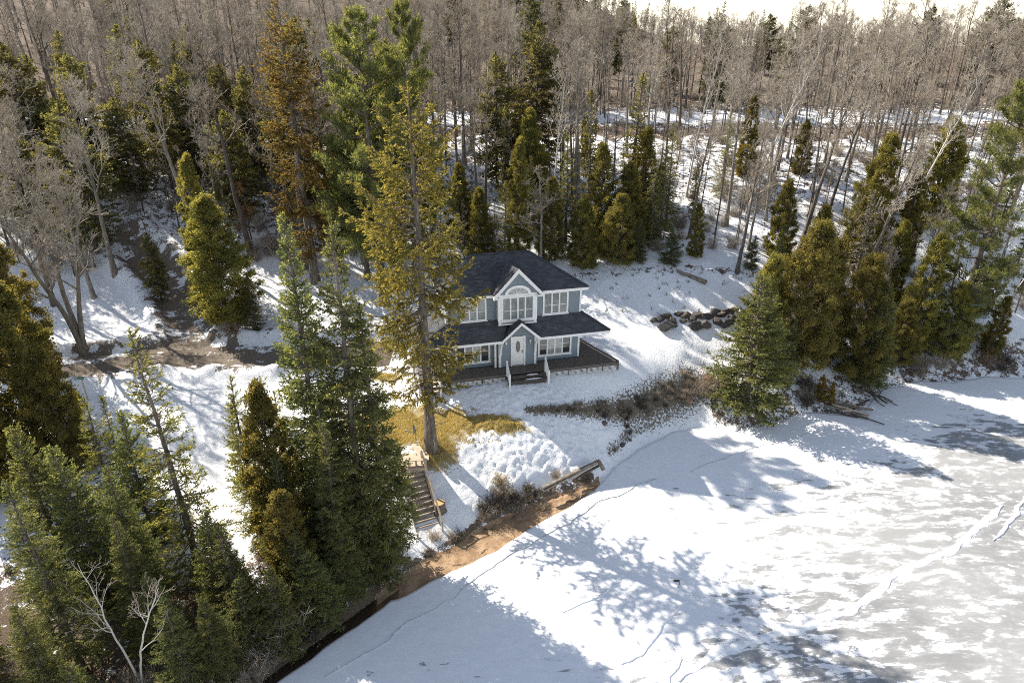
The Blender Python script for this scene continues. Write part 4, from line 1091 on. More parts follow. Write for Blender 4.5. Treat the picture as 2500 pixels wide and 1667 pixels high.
def conifer(H=14, Rc=2.6, hb=.08, dz=.30, per=6, shape='cone', droop=.35, lift=.25, spray=(.20, .050), dens=1.0, gap=0.0, jit=.25, seed=1, leaf='spruce', bark='bark_spruce',
            r0=None, lean=0.0, hang=.0, bl=.42, bstep=.16, clump=0.0, dead=.0, ang=1.0, minlen=.25):
    """spruce-like tree: branches in whorls, side branchlets, needle sprays on them. Returns (trunk mesh, crown mesh)"""
    r = np.random.default_rng(seed); r0 = r0 or H * .0125
    TV, TF, P, rad = trunk_mesh('trunk', H, r0, None, r, lean)
    z = []; zz = H * hb
    while zz < H * .985:
        z += [zz + r.uniform(-.4, .4) * dz] * 1 * max(3, int(per * (1 if zz < H * .8 else .8)))
        zz += dz * (1.0 - .45 * zz / H)
    z = np.array(z); B = len(z); z = np.clip(z + r.uniform(-.3, .3, B) * dz, H * hb * .7, H * .99)
    t = (z / H - hb) / (1 - hb); t = np.clip(t, 0, 1)
    prof = {'cone': (1 - t) ** .85 * (1 - .35 * np.exp(-t * 9)), 'slim': (1 - t) ** .6 * (.75 + .25 * np.sin(t * 3.1)), 'old': (1 - t) ** .55 * (.62 + .55 * np.sin(np.clip(t * 2.6, 0, 3.1)) ** .8) * (1 - .35 * np.exp(-t * 6)),
            'egg': np.sin(np.clip(t * .93 + .10, 0, 1) * math.pi) ** .62 * (1 - t * .45), 'pine': (1 - t) ** .42 * (.45 + .55 * np.sin(np.clip(t * 2.2 + .3, 0, 3.1)))}[shape]
    az = r.uniform(0, 2 * math.pi, B)
    secs = r.uniform(.72, 1.12, 9); seca = np.interp((az / (2 * math.pi) * 8) % 8, np.arange(9), np.append(secs[:8], secs[0]))
    Ln = np.maximum(minlen, Rc * prof * seca * r.uniform(1 - jit, 1 + jit * .6, B))
    if gap: # whole layers thinned out so the trunk shows through
        lay = vnoise(z / (H * .055) + seed * 3.7, az * .9, seed); keep = lay > gap; z, t, az, Ln = z[keep], t[keep], az[keep], Ln[keep]; B = len(z)
    base, _ = along(P, rad, H, z)
    out = np.stack([np.cos(az), np.sin(az), np.zeros(B)], 1)
    K = 7; s = np.linspace(0, 1, K)
    el0 = np.interp(t, [0, .5, 1], [-.25, .05, .9]) * ang
    pts = base[:, None, :] + out[:, None, :] * (Ln[:, None, None] * s[None, :, None])
    zc = Ln[:, None] * (s * el0[:, None] * .8 - droop * s ** 1.4 * (1 - t[:, None]) + lift * s ** 3.0)
    pts[:, :, 2] += zc
    pts[:, 1:] += r.normal(size=(B, K - 1, 3)) * .035 * Ln[:, None, None]
    crown = Acc()
    rb = np.maximum(.008, .012 + Ln * .012)
    V, F = frusta(pts[:, :-1].reshape(-1, 3), pts[:, 1:].reshape(-1, 3), (rb[:, None] * (1 - s[:-1])).ravel() + .004, (rb[:, None] * (1 - s[1:])).ravel() + .004, 4)
    wood = Acc(); wood.add(TV, TF); wood.add(V, F)
    # branchlets
    nb = np.maximum(2, (Ln / bstep * dens).astype(int)); bi = np.repeat(np.arange(B), nb)
    u = r.uniform(.18, 1.0, len(bi)) ** .8
    if clump:
        cs = (np.floor(u * (2.5 + Ln[bi])) + .75) / (2.5 + Ln[bi]); u = np.clip(u * (1 - clump) + cs * clump, 0, 1)
    def pt(bi, u):
        x = u * (K - 1); i = np.minimum(x.astype(int), K - 2); f = (x - i)[:, None]
        a = pts[bi, i]; b = pts[bi, i + 1]; return a * (1 - f) + b * f, unit(b - a)
    q, d = pt(bi, u)
    side = np.where(r.random(len(bi)) < .5, 1, -1)[:, None]
    sv = unit(np.cross(d, np.array([[0, 0, 1.]]))) * side
    bd = unit(d * .75 + sv * r.uniform(.35, 1.0, (len(bi), 1)) + np.array([[0, 0, 1.]]) * (r.uniform(-.35, .25, (len(bi), 1)) - hang))
    blen = np.clip(Ln[bi] * bl * (1.05 - u) + .10, .10, 1.1) * r.uniform(.6, 1.2, len(bi))
    ns = np.maximum(1, np.round(blen / (spray[0] * .55)).astype(int)); si = np.repeat(np.arange(len(bi)), ns)
    k = np.arange(len(si)) - np.repeat(np.cumsum(ns) - ns, ns); w = (k + r.random(len(si)) * .8) / ns[si]
    sp = q[si] + bd[si] * (blen[si] * w)[:, None]; sp[:, 2] -= hang * .5 * blen[si] * w ** 2
    sd = unit(bd[si] + perp(bd[si], r) * r.uniform(.25, .8, (len(si), 1)) + np.array([[0, 0, -hang]]))
    tone_b = np.clip(r.random(B) * .6 + .2 + r.normal(size=B) * .1, 0, 1)
    tone = np.clip(tone_b[bi][si] * .6 + r.random(len(si)) * .35 + .25 * (w > .7), 0, 1)  # branchlet tips toned lighter to paint them as sunlit
    sl = spray[0] * r.uniform(.6, 1.25, len(si)); sw = spray[1] * r.uniform(.7, 1.3, len(si))
    V, F = kites(sp, sd, sl, sw, r); crown.add(V, F, tone)
    # sprays along the branch axis and at the leader
    na = np.maximum(3, (Ln / .09 * dens).astype(int)); ai = np.repeat(np.arange(B), na); ua = r.uniform(.25, 1.03, len(ai)); qa, da = pt(ai, np.minimum(ua, 1))
    V, F = kites(qa, unit(da + perp(da, r) * .7), spray[0] * r.uniform(.6, 1.2, len(ai)), spray[1] * r.uniform(.7, 1.3, len(ai)), r); crown.add(V, F, np.clip(tone_b[ai] * .6 + r.random(len(ai)) * .4, 0, 1))
    zl = H * r.uniform(.93, 1.01, 60); ql, _ = along(P, rad, H, zl)
    V, F = kites(ql, unit(r.normal(size=(60, 3)) * .6 + np.array([[0, 0, .9]])), np.full(60, spray[0]), np.full(60, spray[1]), r); crown.add(V, F, r.random(60))
    if dead: # bare lower limbs
        m = int(dead); zd = H * r.uniform(.05, max(.12, hb + .02), m); qd, rd = along(P, rad, H, zd); a2 = r.uniform(0, 6.28, m); ld = r.uniform(.4, 1.4, m)
        dd = unit(np.stack([np.cos(a2), np.sin(a2), r.uniform(-.5, .1, m)], 1)); mid = qd + dd * ld[:, None] * .6; end = mid + unit(dd + r.normal(size=(m, 3)) * .4) * ld[:, None] * .5
        V, F = frusta(qd, mid, np.full(m, .025), np.full(m, .014), 4); wood.add(V, F); V, F = frusta(mid, end, np.full(m, .014), np.full(m, .005), 3); wood.add(V, F)
    return wood.mesh('trunk', M[bark], True), crown.mesh('crown', M[leaf])

def cedar(H=9, Rc=2.4, seed=1, leaf='cedar', hb=.04, n=34000, spray=(.115, .036), bark='bark_spruce', stems=1, top=.9, fat=.62):
    """dense arborvitae: upswept leafy plumes packed into an egg-cone, open between plumes"""
    r = np.random.default_rng(seed); wood = Acc()
    TV, TF, P, rad = trunk_mesh('trunk', H * .96, H * .016, None, r); wood.add(TV, TF)
    npl = int(330 * (H / 9) * (Rc / 2.2)); t = r.random(npl) ** 1.05
    prof = (np.sin(np.clip(t * .90 + .10, 0, 1) * math.pi) ** fat * (1 - t * .5) * .42 + (1 - t) ** .85 * (1 - .4 * np.exp(-t * 8)) * .68) * top + .03
    az = r.uniform(0, 6.283, npl); rr = Rc * prof * np.sqrt(r.uniform(.12, 1.0, npl)) * (.66 + .62 * vnoise(az * 1.9 + seed, t * 9, seed)) * np.where(r.random(npl) < .12, 1.25, 1.0)
    c = np.stack([rr * np.cos(az), rr * np.sin(az), H * (hb + (1 - hb) * t) - .25], 1); c[:, :2] += np.stack(along(P, rad, H, c[:, 2])[0], 0)[:, :2]
    o = c.copy(); o[:, 2] = np.maximum(.15, c[:, 2] - rr * .55 - .3); o[:, :2] = along(P, rad, H, o[:, 2])[0][:, :2]
    V, F = frusta(o, c, np.full(npl, .022), np.full(npl, .008), 4); wood.add(V, F)
    per = n // npl; i = np.repeat(np.arange(npl), per); m = len(i)
    ps = (.10 + .17 * r.random(npl) + .06 * (1 - t)) * (Rc / 2.2) ** .4
    ax = unit(np.stack([np.cos(az) * .55, np.sin(az) * .55, np.full(npl, .85)], 1))
    g = r.normal(size=(m, 3)) * .52; p = c[i] + g * ps[i][:, None] * np.array([[1, 1, .9]]) + ax[i] * (r.random(m) * 1.5 * ps[i])[:, None]
    d = unit(ax[i] * .55 + r.normal(size=(m, 3)) * .75)
    tp = np.clip(r.random(npl) * .75 + .1, 0, 1); tone = np.clip(tp[i] * .7 + r.random(m) * .4, 0, 1)
    crown = Acc(); V, F = kites(p, d, spray[0] * r.uniform(.6, 1.3, m), spray[1] * r.uniform(.7, 1.3, m), r); crown.add(V, F, tone)
    return wood.mesh('trunk', M[bark], True), crown.mesh('crown', M[leaf])

def pine(H=18, Rc=5, seed=1, hb=.25, leaf='pine', bark='bark_spruce', nbr=70, tuft=.30):
    """white pine: long level limbs carrying plumes of needle tufts"""
    r = np.random.default_rng(seed); wood = Acc()
    TV, TF, P, rad = trunk_mesh('trunk', H, H * .017, None, r); wood.add(TV, TF)
    t = np.sort(r.random(nbr)) ; t = np.round(t * 17) / 17 + r.uniform(-.015, .015, nbr); t = np.clip(t, 0, .99); z = H * (hb + (1 - hb) * t)
    az = r.uniform(0, 6.283, nbr); L = Rc * (1 - t) ** .5 * (.45 + .55 * np.sin(np.clip(t * 2 + .5, 0, 3.1))) * r.uniform(.5, 1.15, nbr) + .4
    b, _ = along(P, rad, H, z); out = np.stack([np.cos(az), np.sin(az), np.zeros(nbr)], 1); K = 7; s = np.linspace(0, 1, K)
    pts = b[:, None] + out[:, None] * (L[:, None, None] * s[None, :, None]); pts[:, :, 2] += L[:, None] * (np.interp(t, [0, 1], [.0, .7])[:, None] * s + .18 * s ** 2.5 - .10 * s)
    pts[:, 1:] += r.normal(size=(nbr, K - 1, 3)) * .05 * L[:, None, None]
    rb = .02 + L * .013; V, F = frusta(pts[:, :-1].reshape(-1, 3), pts[:, 1:].reshape(-1, 3), (rb[:, None] * (1.05 - s[:-1])).ravel(), (rb[:, None] * (1.05 - s[1:])).ravel(), 4); wood.add(V, F)
    nt = (L * 13).astype(int) + 6; i = np.repeat(np.arange(nbr), nt); u = r.uniform(.22, 1.0, len(i)) ** .75; x = u * (K - 1); k = np.minimum(x.astype(int), K - 2); f = (x - k)[:, None]
    q = pts[i, k] * (1 - f) + pts[i, k + 1] * f; d = unit(pts[i, k + 1] - pts[i, k]); sv = unit(np.cross(d, np.array([[0, 0, 1.]])))
    lat = r.normal(size=(len(i), 1)) * .30 * L[i][:, None] * (.25 + .6 * u[:, None] * (1.25 - u[:, None]))
    c = q + sv * lat + np.array([[0, 0, 1.]]) * r.uniform(.0, .32, (len(i), 1)); V, F = frusta(q, c, np.full(len(i), .010), np.full(len(i), .006), 3); wood.add(V, F)
    npn = 15; j = np.repeat(np.arange(len(i)), npn); td = unit(r.normal(size=(len(j), 3)) * .8 + d[j] * .5 + np.array([[0, 0, .45]]))
    p = c[j] + r.normal(size=(len(j), 3)) * .07; tb = r.random(len(i)); V, F = kites(p, td, tuft * r.uniform(.6, 1.2, len(j)), np.full(len(j), .030), r)
    crown = Acc(); crown.add(V, F, np.clip(tb[j] * .7 + r.random(len(j)) * .35, 0, 1))
    return wood.mesh('trunk', M[bark], True), crown.mesh('crown', M[leaf])

def bare(H=14, seed=1, bark='bark_bare', twig='twig', stems=1, lean=0.0, crown_from=.42, spread=.30, n1=15, n2=7, n3=5, n4=4, r0=None, up=.55, twr=.0085, wob=.25, leaves=0):
    """leafless hardwood: trunk(s), limbs, branches, twigs"""
    r = np.random.default_rng(seed); wood = Acc(); tw = Acc(); r0 = r0 or H * .0105
    TP = []
    for sidx in range(stems):
        hh = H * (1 if sidx == 0 else r.uniform(.75, .97)); ln = lean if stems == 1 else r.uniform(.12, .28)
        TV, TF, P, rad = trunk_mesh('trunk', hh, r0 * (1 if stems == 1 else .75), None, r, ln, wob, 8)
        a = 0 if stems == 1 else sidx * 2 * math.pi / stems + r.uniform(-.5, .5); ca, sa = math.cos(a), math.sin(a)
        for arr in (TV, P):
            x, y = arr[:, 0].copy(), arr[:, 1].copy(); arr[:, 0] = x * ca - y * sa; arr[:, 1] = x * sa + y * ca
        wood.add(TV, TF); TP.append((P, rad, hh))
    O, D, L, RR = [], [], [], []
    for P, rad, hh in TP:
        t = crown_from + (1 - crown_from) * r.random(n1) ** .85; z = t * hh
        b, rb = along(P, rad, hh, z); az = r.uniform(0, 6.283, n1); e = up + .5 * r.random(n1) + .4 * (t - crown_from)
        O.append(b); D.append(unit(np.stack([np.cos(az), np.sin(az), e * 1.1], 1))); L.append(hh * spread * r.uniform(.55, 1.15, n1) * (1.12 - .75 * (t - crown_from) / (1 - crown_from))); RR.append(np.minimum(rb * .62, .012 + hh * .0045))
        top = np.array([P[-2]]); O.append(top); D.append(np.array([[0, 0, 1.]])); L.append(np.array([hh * .12])); RR.append(np.array([rad[-2]]))
    O, D, L, RR = [np.concatenate(x) for x in (O, D, L, RR)]
    for lev, (K, nch) in enumerate(((5, n2), (4, n3), (3, n4), (2, 0))):
        B = len(O); pts = np.empty((B, K + 1, 3)); pts[:, 0] = O; d = D.copy(); dirs = np.empty((B, K, 3))
        for k in range(K):
            d = unit(d + r.normal(size=(B, 3)) * (.16 + .05 * lev) + np.array([[0, 0, .10]])); dirs[:, k] = d; pts[:, k + 1] = pts[:, k] + d * (L / K)[:, None]
        s = np.arange(K + 1) / K; rr = np.maximum(RR[:, None] * (1 - .75 * s[None]), twr * (1.0 if lev < 3 else .75))
        V, F = frusta(pts[:, :-1].reshape(-1, 3), pts[:, 1:].reshape(-1, 3), rr[:, :-1].ravel(), rr[:, 1:].ravel(), 5 if lev == 0 else 3)
        (tw if lev > 0 else wood).add(V, F)
        if not nch: break
        bi = np.repeat(np.arange(B), nch); u = r.uniform(.25, 1.0, len(bi)); x = u * K; k = np.minimum(x.astype(int), K - 1); f = (x - k)[:, None]
        O = pts[bi, k] * (1 - f) + pts[bi, k + 1] * f; dd = dirs[bi, k]
        D = unit(dd * .8 + perp(dd, r) * r.uniform(.45, .95, (len(bi), 1)) + np.array([[0, 0, .12]])); L = L[bi] * r.uniform(.32, .62, len(bi)) * (1.15 - .4 * u); RR = rr[bi, k] * .62
    w = wood.mesh('trunk', M[bark], True)
    mats = [M[twig]]
    if leaves:
        e = r.integers(0, len(O), leaves); p = O[e] + r.normal(size=(leaves, 3)) * .12
        V, F = kites(p, unit(r.normal(size=(leaves, 3)) + np.array([[0, 0, -.6]])), np.full(leaves, .13), np.full(leaves, .05), r)
        nb = sum(len(f) for f in tw.F); tw.add(V, F, r.random(leaves)); idx = np.concatenate([np.zeros(nb, int), np.ones(len(F), int)])
        return w, np_mesh('crown', np.concatenate(tw.V), np.concatenate(tw.F), [M[twig], M['deadleaf']], False, {'tone': np.concatenate(tw.T)}, idx)
    return w, tw.mesh('crown', mats[0])

def shrub(H=1.2, W=1.2, seed=1, n=60, mat='twig', leaf=None, nl=0, twr=.006, sub=5):
    """many thin stems fanning from the root"""
    r = np.random.default_rng(seed); a = r.uniform(0, 6.283, n); o = np.stack([r.normal(size=n) * W * .16, r.normal(size=n) * W * .16, np.full(n, -.05)], 1)
    d = unit(np.stack([np.cos(a) * r.uniform(.1, 1, n) * W / H, np.sin(a) * r.uniform(.1, 1, n) * W / H, np.full(n, 1.0)], 1)); L = H * r.uniform(.55, 1.05, n)
    acc = Acc(); p = o; dirs = d; ends = []
    for k in range(4):
        q = p + dirs * (L / 4)[:, None]; V, F = frusta(p, q, np.full(n, twr * (1.6 - .3 * k)), np.full(n, twr * (1.3 - .3 * k)), 3); acc.add(V, F)
        m = n * sub; i = np.repeat(np.arange(n), sub); c = p[i] + (q - p)[i] * r.random((m, 1)); cd = unit(dirs[i] + perp(dirs[i], r) * .8); cl = L[i] * r.uniform(.10, .3, m)
        V, F = frusta(c, c + cd * cl[:, None], np.full(m, twr), np.full(m, twr * .5), 3); acc.add(V, F); ends.append(c + cd * cl[:, None])
        p = q; dirs = unit(dirs + r.normal(size=(n, 3)) * .25)
    ends = np.concatenate(ends)
    if nl:
        e = r.integers(0, len(ends), nl); pp = ends[e] + r.normal(size=(nl, 3)) * .06; V, F = kites(pp, unit(r.normal(size=(nl, 3))), np.full(nl, .09), np.full(nl, .035), r)
        nb = sum(len(f) for f in acc.F); acc.add(V, F, r.random(nl)); idx = np.concatenate([np.zeros(nb, int), np.ones(len(F), int)])
        return np_mesh('shrub', np.concatenate(acc.V), np.concatenate(acc.F), [M[mat], M[leaf]], False, {'tone': np.concatenate(acc.T)}, idx)
    return acc.mesh('shrub', M[mat])

def joined(meshes, name):
    """one mesh of trunk + crown (all quads), for the far wood"""
    Vs, Fs, idx, mats, n = [], [], [], [], 0
    for k, me in enumerate(meshes):
        v = np.empty(len(me.vertices) * 3, np.float32); me.vertices.foreach_get('co', v); f = np.empty(len(me.loops), np.int32); me.loops.foreach_get('vertex_index', f)
        Vs.append(v.reshape(-1, 3)); Fs.append(f.reshape(-1, 4) + n); n += len(v) // 3; idx.append(np.full(len(f) // 4, k)); mats.append(me.materials[0])
    return np_mesh(name, np.concatenate(Vs), np.concatenate(Fs), mats, False, {'tone': np.zeros(n)}, np.concatenate(idx))
def instance_mass(name, pts, scales, idx, templates, label, cat, tilt=.04):
    """ONE object: copies of the templates on points, by geometry nodes"""
    r = np.random.default_rng(len(pts)); pts = np.asarray(pts, float)
    z = height(pts[:, 0], pts[:, 1]) - .05; me = bpy.data.meshes.new(name); me.vertices.add(len(pts)); me.vertices.foreach_set('co', np.column_stack([pts[:, :2], z]).astype(np.float32).ravel())
    a = me.attributes.new('spin', 'FLOAT_VECTOR', 'POINT'); a.data.foreach_set('vector', np.column_stack([r.normal(size=(len(pts), 2)) * tilt, r.uniform(0, 6.28, len(pts))]).astype(np.float32).ravel())
    a = me.attributes.new('size', 'FLOAT', 'POINT'); a.data.foreach_set('value', np.asarray(scales, np.float32))
    a = me.attributes.new('pick', 'INT', 'POINT'); a.data.foreach_set('value', np.asarray(idx, np.int32))
    col = bpy.data.collections.new(name + '_kinds')
    for k, t in enumerate(templates):
        col.objects.link(bpy.data.objects.new('%s_kind_%02d' % (name, k), t))
    ng = bpy.data.node_groups.new(name, 'GeometryNodeTree')
    ng.interface.new_socket('Geometry', in_out='INPUT', socket_type='NodeSocketGeometry'); ng.interface.new_socket('Geometry', in_out='OUTPUT', socket_type='NodeSocketGeometry')
    N = ng.nodes; gi = N.new('NodeGroupInput'); go = N.new('NodeGroupOutput'); ip = N.new('GeometryNodeInstanceOnPoints'); ci = N.new('GeometryNodeCollectionInfo')
    ci.inputs['Collection'].default_value = col; ci.inputs['Separate Children'].default_value = True; ci.inputs['Reset Children'].default_value = True
    def at(nm, ty):
        q = N.new('GeometryNodeInputNamedAttribute'); q.data_type = ty; q.inputs['Name'].default_value = nm; return [o for o in q.outputs if o.enabled and o.name == 'Attribute'][0]
    L = ng.links.new
    L(gi.outputs[0], ip.inputs['Points']); L(ci.outputs[0], ip.inputs['Instance']); ip.inputs['Pick Instance'].default_value = True
    L(at('pick', 'INT'), ip.inputs['Instance Index']); L(at('spin', 'FLOAT_VECTOR'), ip.inputs['Rotation']); L(at('size', 'FLOAT'), ip.inputs['Scale']); L(ip.outputs[0], go.inputs[0])
    o = link(name, me); md = o.modifiers.new('scatter', 'NODES'); md.node_group = ng
    return tag(o, label, cat, kind='stuff')

def place_tree(name, meshes, H0, x, y, H, label, cat='tree', group=None, rz=None, wide=1.0, tilt=(0, 0), sink=.05):
    z = float(height(np.array([x]), np.array([y]))[0]) - sink
    e = empty(name, (x, y, z), random.uniform(0, 6.28) if rz is None else rz)
    s = H / H0; e.scale = (s * wide, s * wide, s); e.rotation_euler[0] = tilt[0]; e.rotation_euler[1] = tilt[1]
    for nm, me in zip(('trunk', 'crown'), meshes):
        if me is not None: link(nm, me, e)
    return tag(e, label, cat, group)
# ------------------------------------------------------------------ tree kinds
K = {}
K['spruceA'] = (conifer(16, 2.7, .05, .27, 7, 'cone', .42, .30, (.14, .030), 2.1, 0, .25, 101, 'spruce_blue'), 16)
K['spruceB'] = (conifer(14, 2.4, .10, .30, 6, 'cone', .40, .28, (.14, .030), 2.0, .16, .30, 102, 'spruce_blue', dead=8), 14)
K['spruceC'] = (conifer(12, 2.5, .06, .34, 5, 'cone', .30, .22, (.135, .028), 1.5, .22, .35, 103, 'spruce', dead=6), 12)
K['spruceD'] = (conifer(8, 2.2, .03, .22, 7, 'cone', .30, .32, (.12, .028), 2.3, 0, .22, 104, 'spruce_blue'), 8)
K['spruceY'] = (conifer(5, .95, .04, .20, 5, 'cone', .15, .20, (.14, .032), 1.3, 0, .25, 105, 'spruce'), 5)
K['old'] = (conifer(20, 3.6, .20, .40, 6, 'old', .50, .45, (.16, .034), 2.5, .38, .5, 106, 'oldspruce', r0=.30, hang=.35, clump=.75, dead=26, bl=.40), 20)
K['rust'] = (conifer(22, 3.6, .14, .52, 7, 'old', .55, .40, (.17, .036), 2.7, .32, .42, 107, 'rustspruce', r0=.30, hang=.30, clump=.8, dead=18, bl=.42), 22)
K['slim'] = (conifer(11, 1.3, .08, .28, 6, 'slim', .40, .25, (.20, .048), 1.0, .12, .35, 108, 'hemlock'), 11)
K['hemlock'] = (conifer(13, 3.7, .12, .30, 7, 'egg', .25, .12, (.27, .062), 1.15, .22, .35, 109, 'hemlock', bark='bark_dark'), 13)
K['dead'] = (conifer(9, 1.4, .10, .26, 6, 'slim', .45, .22, (.16, .028), .9, .15, .35, 110, 'deadspruce'), 9)
K['hemlockT'] = (conifer(14, 2.6, .38, .30, 6, 'egg', .25, .12, (.27, .062), 1.1, .22, .4, 111, 'hemlock', bark='bark_dark', dead=16), 14)
K['cedarA'] = (cedar(9, 2.6, 201, 'cedar', n=64000), 9)
K['cedarB'] = (cedar(9, 2.0, 202, 'cedar_green', n=54000, stems=1), 9)
K['cedarC'] = (cedar(9, 1.6, 203, 'cedar', n=42000, fat=.8), 9)
K['cedarG'] = (cedar(4, 1.0, 204, 'cedar_gold', n=12000, spray=(.10, .034)), 4)
K['pineA'] = (pine(17, 4.6, 301, .18, nbr=85), 17)
K['pineB'] = (pine(20, 5.0, 302, .10, nbr=95, tuft=.26), 20)
for i in range(5):
    K['wood%d' % i] = (bare(14 - i, 401 + i, ['bark_bare', 'bark_dark', 'bark_bare', 'bark_dark', 'bark_bare'][i], ['twig', 'twig_red', 'twig', 'twig', 'twig_red'][i], crown_from=[.42, .5, .35, .55, .3][i], spread=[.26, .22, .28, .2, .25][i], n1=17, n2=6, n3=5, n4=3, twr=.0085, r0=(14 - i) * .0135, lean=[.02, .06, -.03, .08, 0][i]), 14 - i)
K['maple'] = (bare(14, 411, 'bark_bare', 'twig', stems=3, crown_from=.30, spread=.30, n1=16, n2=8, n3=6, n4=4, wob=.35, r0=.24, twr=.009), 14)
K['birchW'] = (bare(12, 412, 'birch', 'twig', crown_from=.5, spread=.2, n1=12, n2=6, n3=4, n4=3, lean=.10, r0=.085), 12)
K['birchS'] = (bare(6.5, 413, 'birch', 'twig_red', stems=2, crown_from=.3, spread=.30, n1=7, n2=4, n3=3, n4=2, r0=.062, twr=.0045), 6.5)
K['pole'] = (bare(9, 414, 'bark_dark', 'twig_red', crown_from=.45, spread=.16, n1=10, n2=5, n3=3, n4=2, r0=.06, up=.8), 9)
K['leafy'] = (bare(6, 415, 'bark_dark', 'twig', crown_from=.25, spread=.25, n1=10, n2=6, n3=4, n4=3, r0=.06, leaves=700), 6)
K['shoremap'] = (bare(9, 416, 'bark_bare', 'twig_white', stems=2, crown_from=.28, spread=.32, n1=12, n2=7, n3=5, n4=3, r0=.12, wob=.4), 9)
def put(kind, name, x, y, H, label, **kw):
    if kind[:3] in ('spr', 'ced', 'hem', 'sli'): H *= 1.06
    return place_tree(name, K[kind][0], K[kind][1], x, y, H, label, **kw)

# ------------------------------------------------------------------ trees one can tell apart
put('old', 'spruce_tree', -4.75, 33.3, 20.0, 'tallest olive spruce with bare lower trunk rising from the brown lawn before the house', rz=.6, wide=1.05)
put('rust', 'spruce_tree', -16.0, 52.0, 20.6, 'very tall rust-brown spruce with ragged layered limbs left of the house', rz=2.1, wide=1.12)
put('pineA', 'pine_tree', -10.0, 49.5, 20.0, 'broad white pine with level limbs rising behind the tall olive spruce', rz=1.0, wide=.85)
put('pineA', 'pine_tree', -7.6, 51.0, 20.2, 'second white pine crown close behind the broad pine', rz=4.0, wide=.6)
put('pineA', 'pine_tree', -11.8, 52.5, 14.0, 'shorter pale pine below the broad white pine', rz=2.6, wide=.85)
put('spruceB', 'spruce_tree', -7.4, 26.6, 16.4, 'tall dark blue-green spruce with its trunk showing, standing above the beach stairs', rz=.4, wide=1.05)
put('spruceA', 'spruce_tree', -9.4, 27.4, 16.0, 'dense narrow dark spruce just left of the spruce above the stairs', rz=2.0, wide=.92)
put('spruceB', 'spruce_tree', -6.35, 26.7, 13.2, 'shorter dark spruce leaning over the beach stairs', rz=3.3, wide=1.0)
put('spruceA', 'spruce_tree', -8.2, 24.9, 8.6, 'low bushy spruce overhanging the dark water at the bank', rz=1.0, wide=1.25)
put('cedarB', 'cedar_tree', -11.2, 26.0, 9.4, 'olive-gold cedar beside the dense dark spruce', wide=.85)
put('cedarC', 'cedar_tree', -10.0, 23.6, 6.2, 'bright yellow-green cedar at the water edge below the dark spruces', wide=1.2)
put('spruceC', 'spruce_tree', -15.1, 24.8, 12.3, 'open thin-crowned spruce with a pale straight trunk against the snow', rz=.8)
put('spruceC', 'spruce_tree', -19.8, 27, 7.4, 'young yellow-green spruce between the left cedars and the thin spruce', wide=1.15)
put('spruceD', 'spruce_tree', -17.8, 26.2, 7.4, 'young spruce growing close beside the thin-crowned spruce', wide=.75)
put('spruceY', 'spruce_tree', -14.5, 30, 5.2, 'slender spire of a young spruce in the bright snowfield', wide=.9)
put('spruceY', 'spruce_tree', -22.2, 31.8, 4.0, 'tiny sapling spruce at the snow tracks below the driveway', wide=.8)
put('spruceD', 'spruce_tree', -20.6, 23.8, 8.4, 'bluish bushy spruce with a pale leader behind the bottom corner spruces', wide=.9)
put('spruceB', 'spruce_tree', -17.9, 19.6, 9.3, 'big grey-green spruce filling the bottom corner', wide=1.15)
put('spruceA', 'spruce_tree', -15.4, 20.6, 7.0, 'dark spruce behind the white birch at the bottom', wide=1.2)
put('spruceD', 'spruce_tree', -13.0, 22.6, 5.6, 'low green spruce among brown brush on the lower bank', wide=1.0)
put('spruceD', 'spruce_tree', -20.5, 16.5, 6.0, 'spruce half out of the frame in the bottom corner', wide=1.1)
put('spruceC', 'spruce_tree', -12.6, 26.6, 9.2, 'dull green spruce between the thin spruce and the golden cedar', wide=.95)
put('cedarB', 'cedar_tree', -26.6, 32, 10.4, 'tall olive cedar at the left edge below the driveway', wide=1.15)
put('cedarA', 'cedar_tree', -24.6, 31.0, 7.4, 'shorter cedar with golden tips in front of the left edge cedar', wide=.9)
put('cedarA', 'cedar_tree', -32.0, 39.6, 10.5, 'large brownish cedar at the left edge beside the bare maple', wide=.8)
put('cedarB', 'cedar_tree', -27.2, 29.0, 9.0, 'dark cedar partly cut by the left edge above the snow', wide=1.1)
put('cedarB', 'cedar_tree', -21.3, 46.6, 9.0, 'round-bellied green cedar standing alone at the driveway fork', wide=1.42)
put('cedarC', 'cedar_tree', -23.9, 50.5, 10.2, 'slim olive cedar rising behind the cedar at the driveway fork', wide=.8)
put('hemlock', 'hemlock_tree', -28.0, 50.5, 5.4, 'small drooping evergreen left of the driveway fork', wide=.75)
put('slim', 'spruce_tree', -18.9, 45.6, 4.0, 'dark low spruce leaning on the right side of the driveway cedar', wide=2.0)
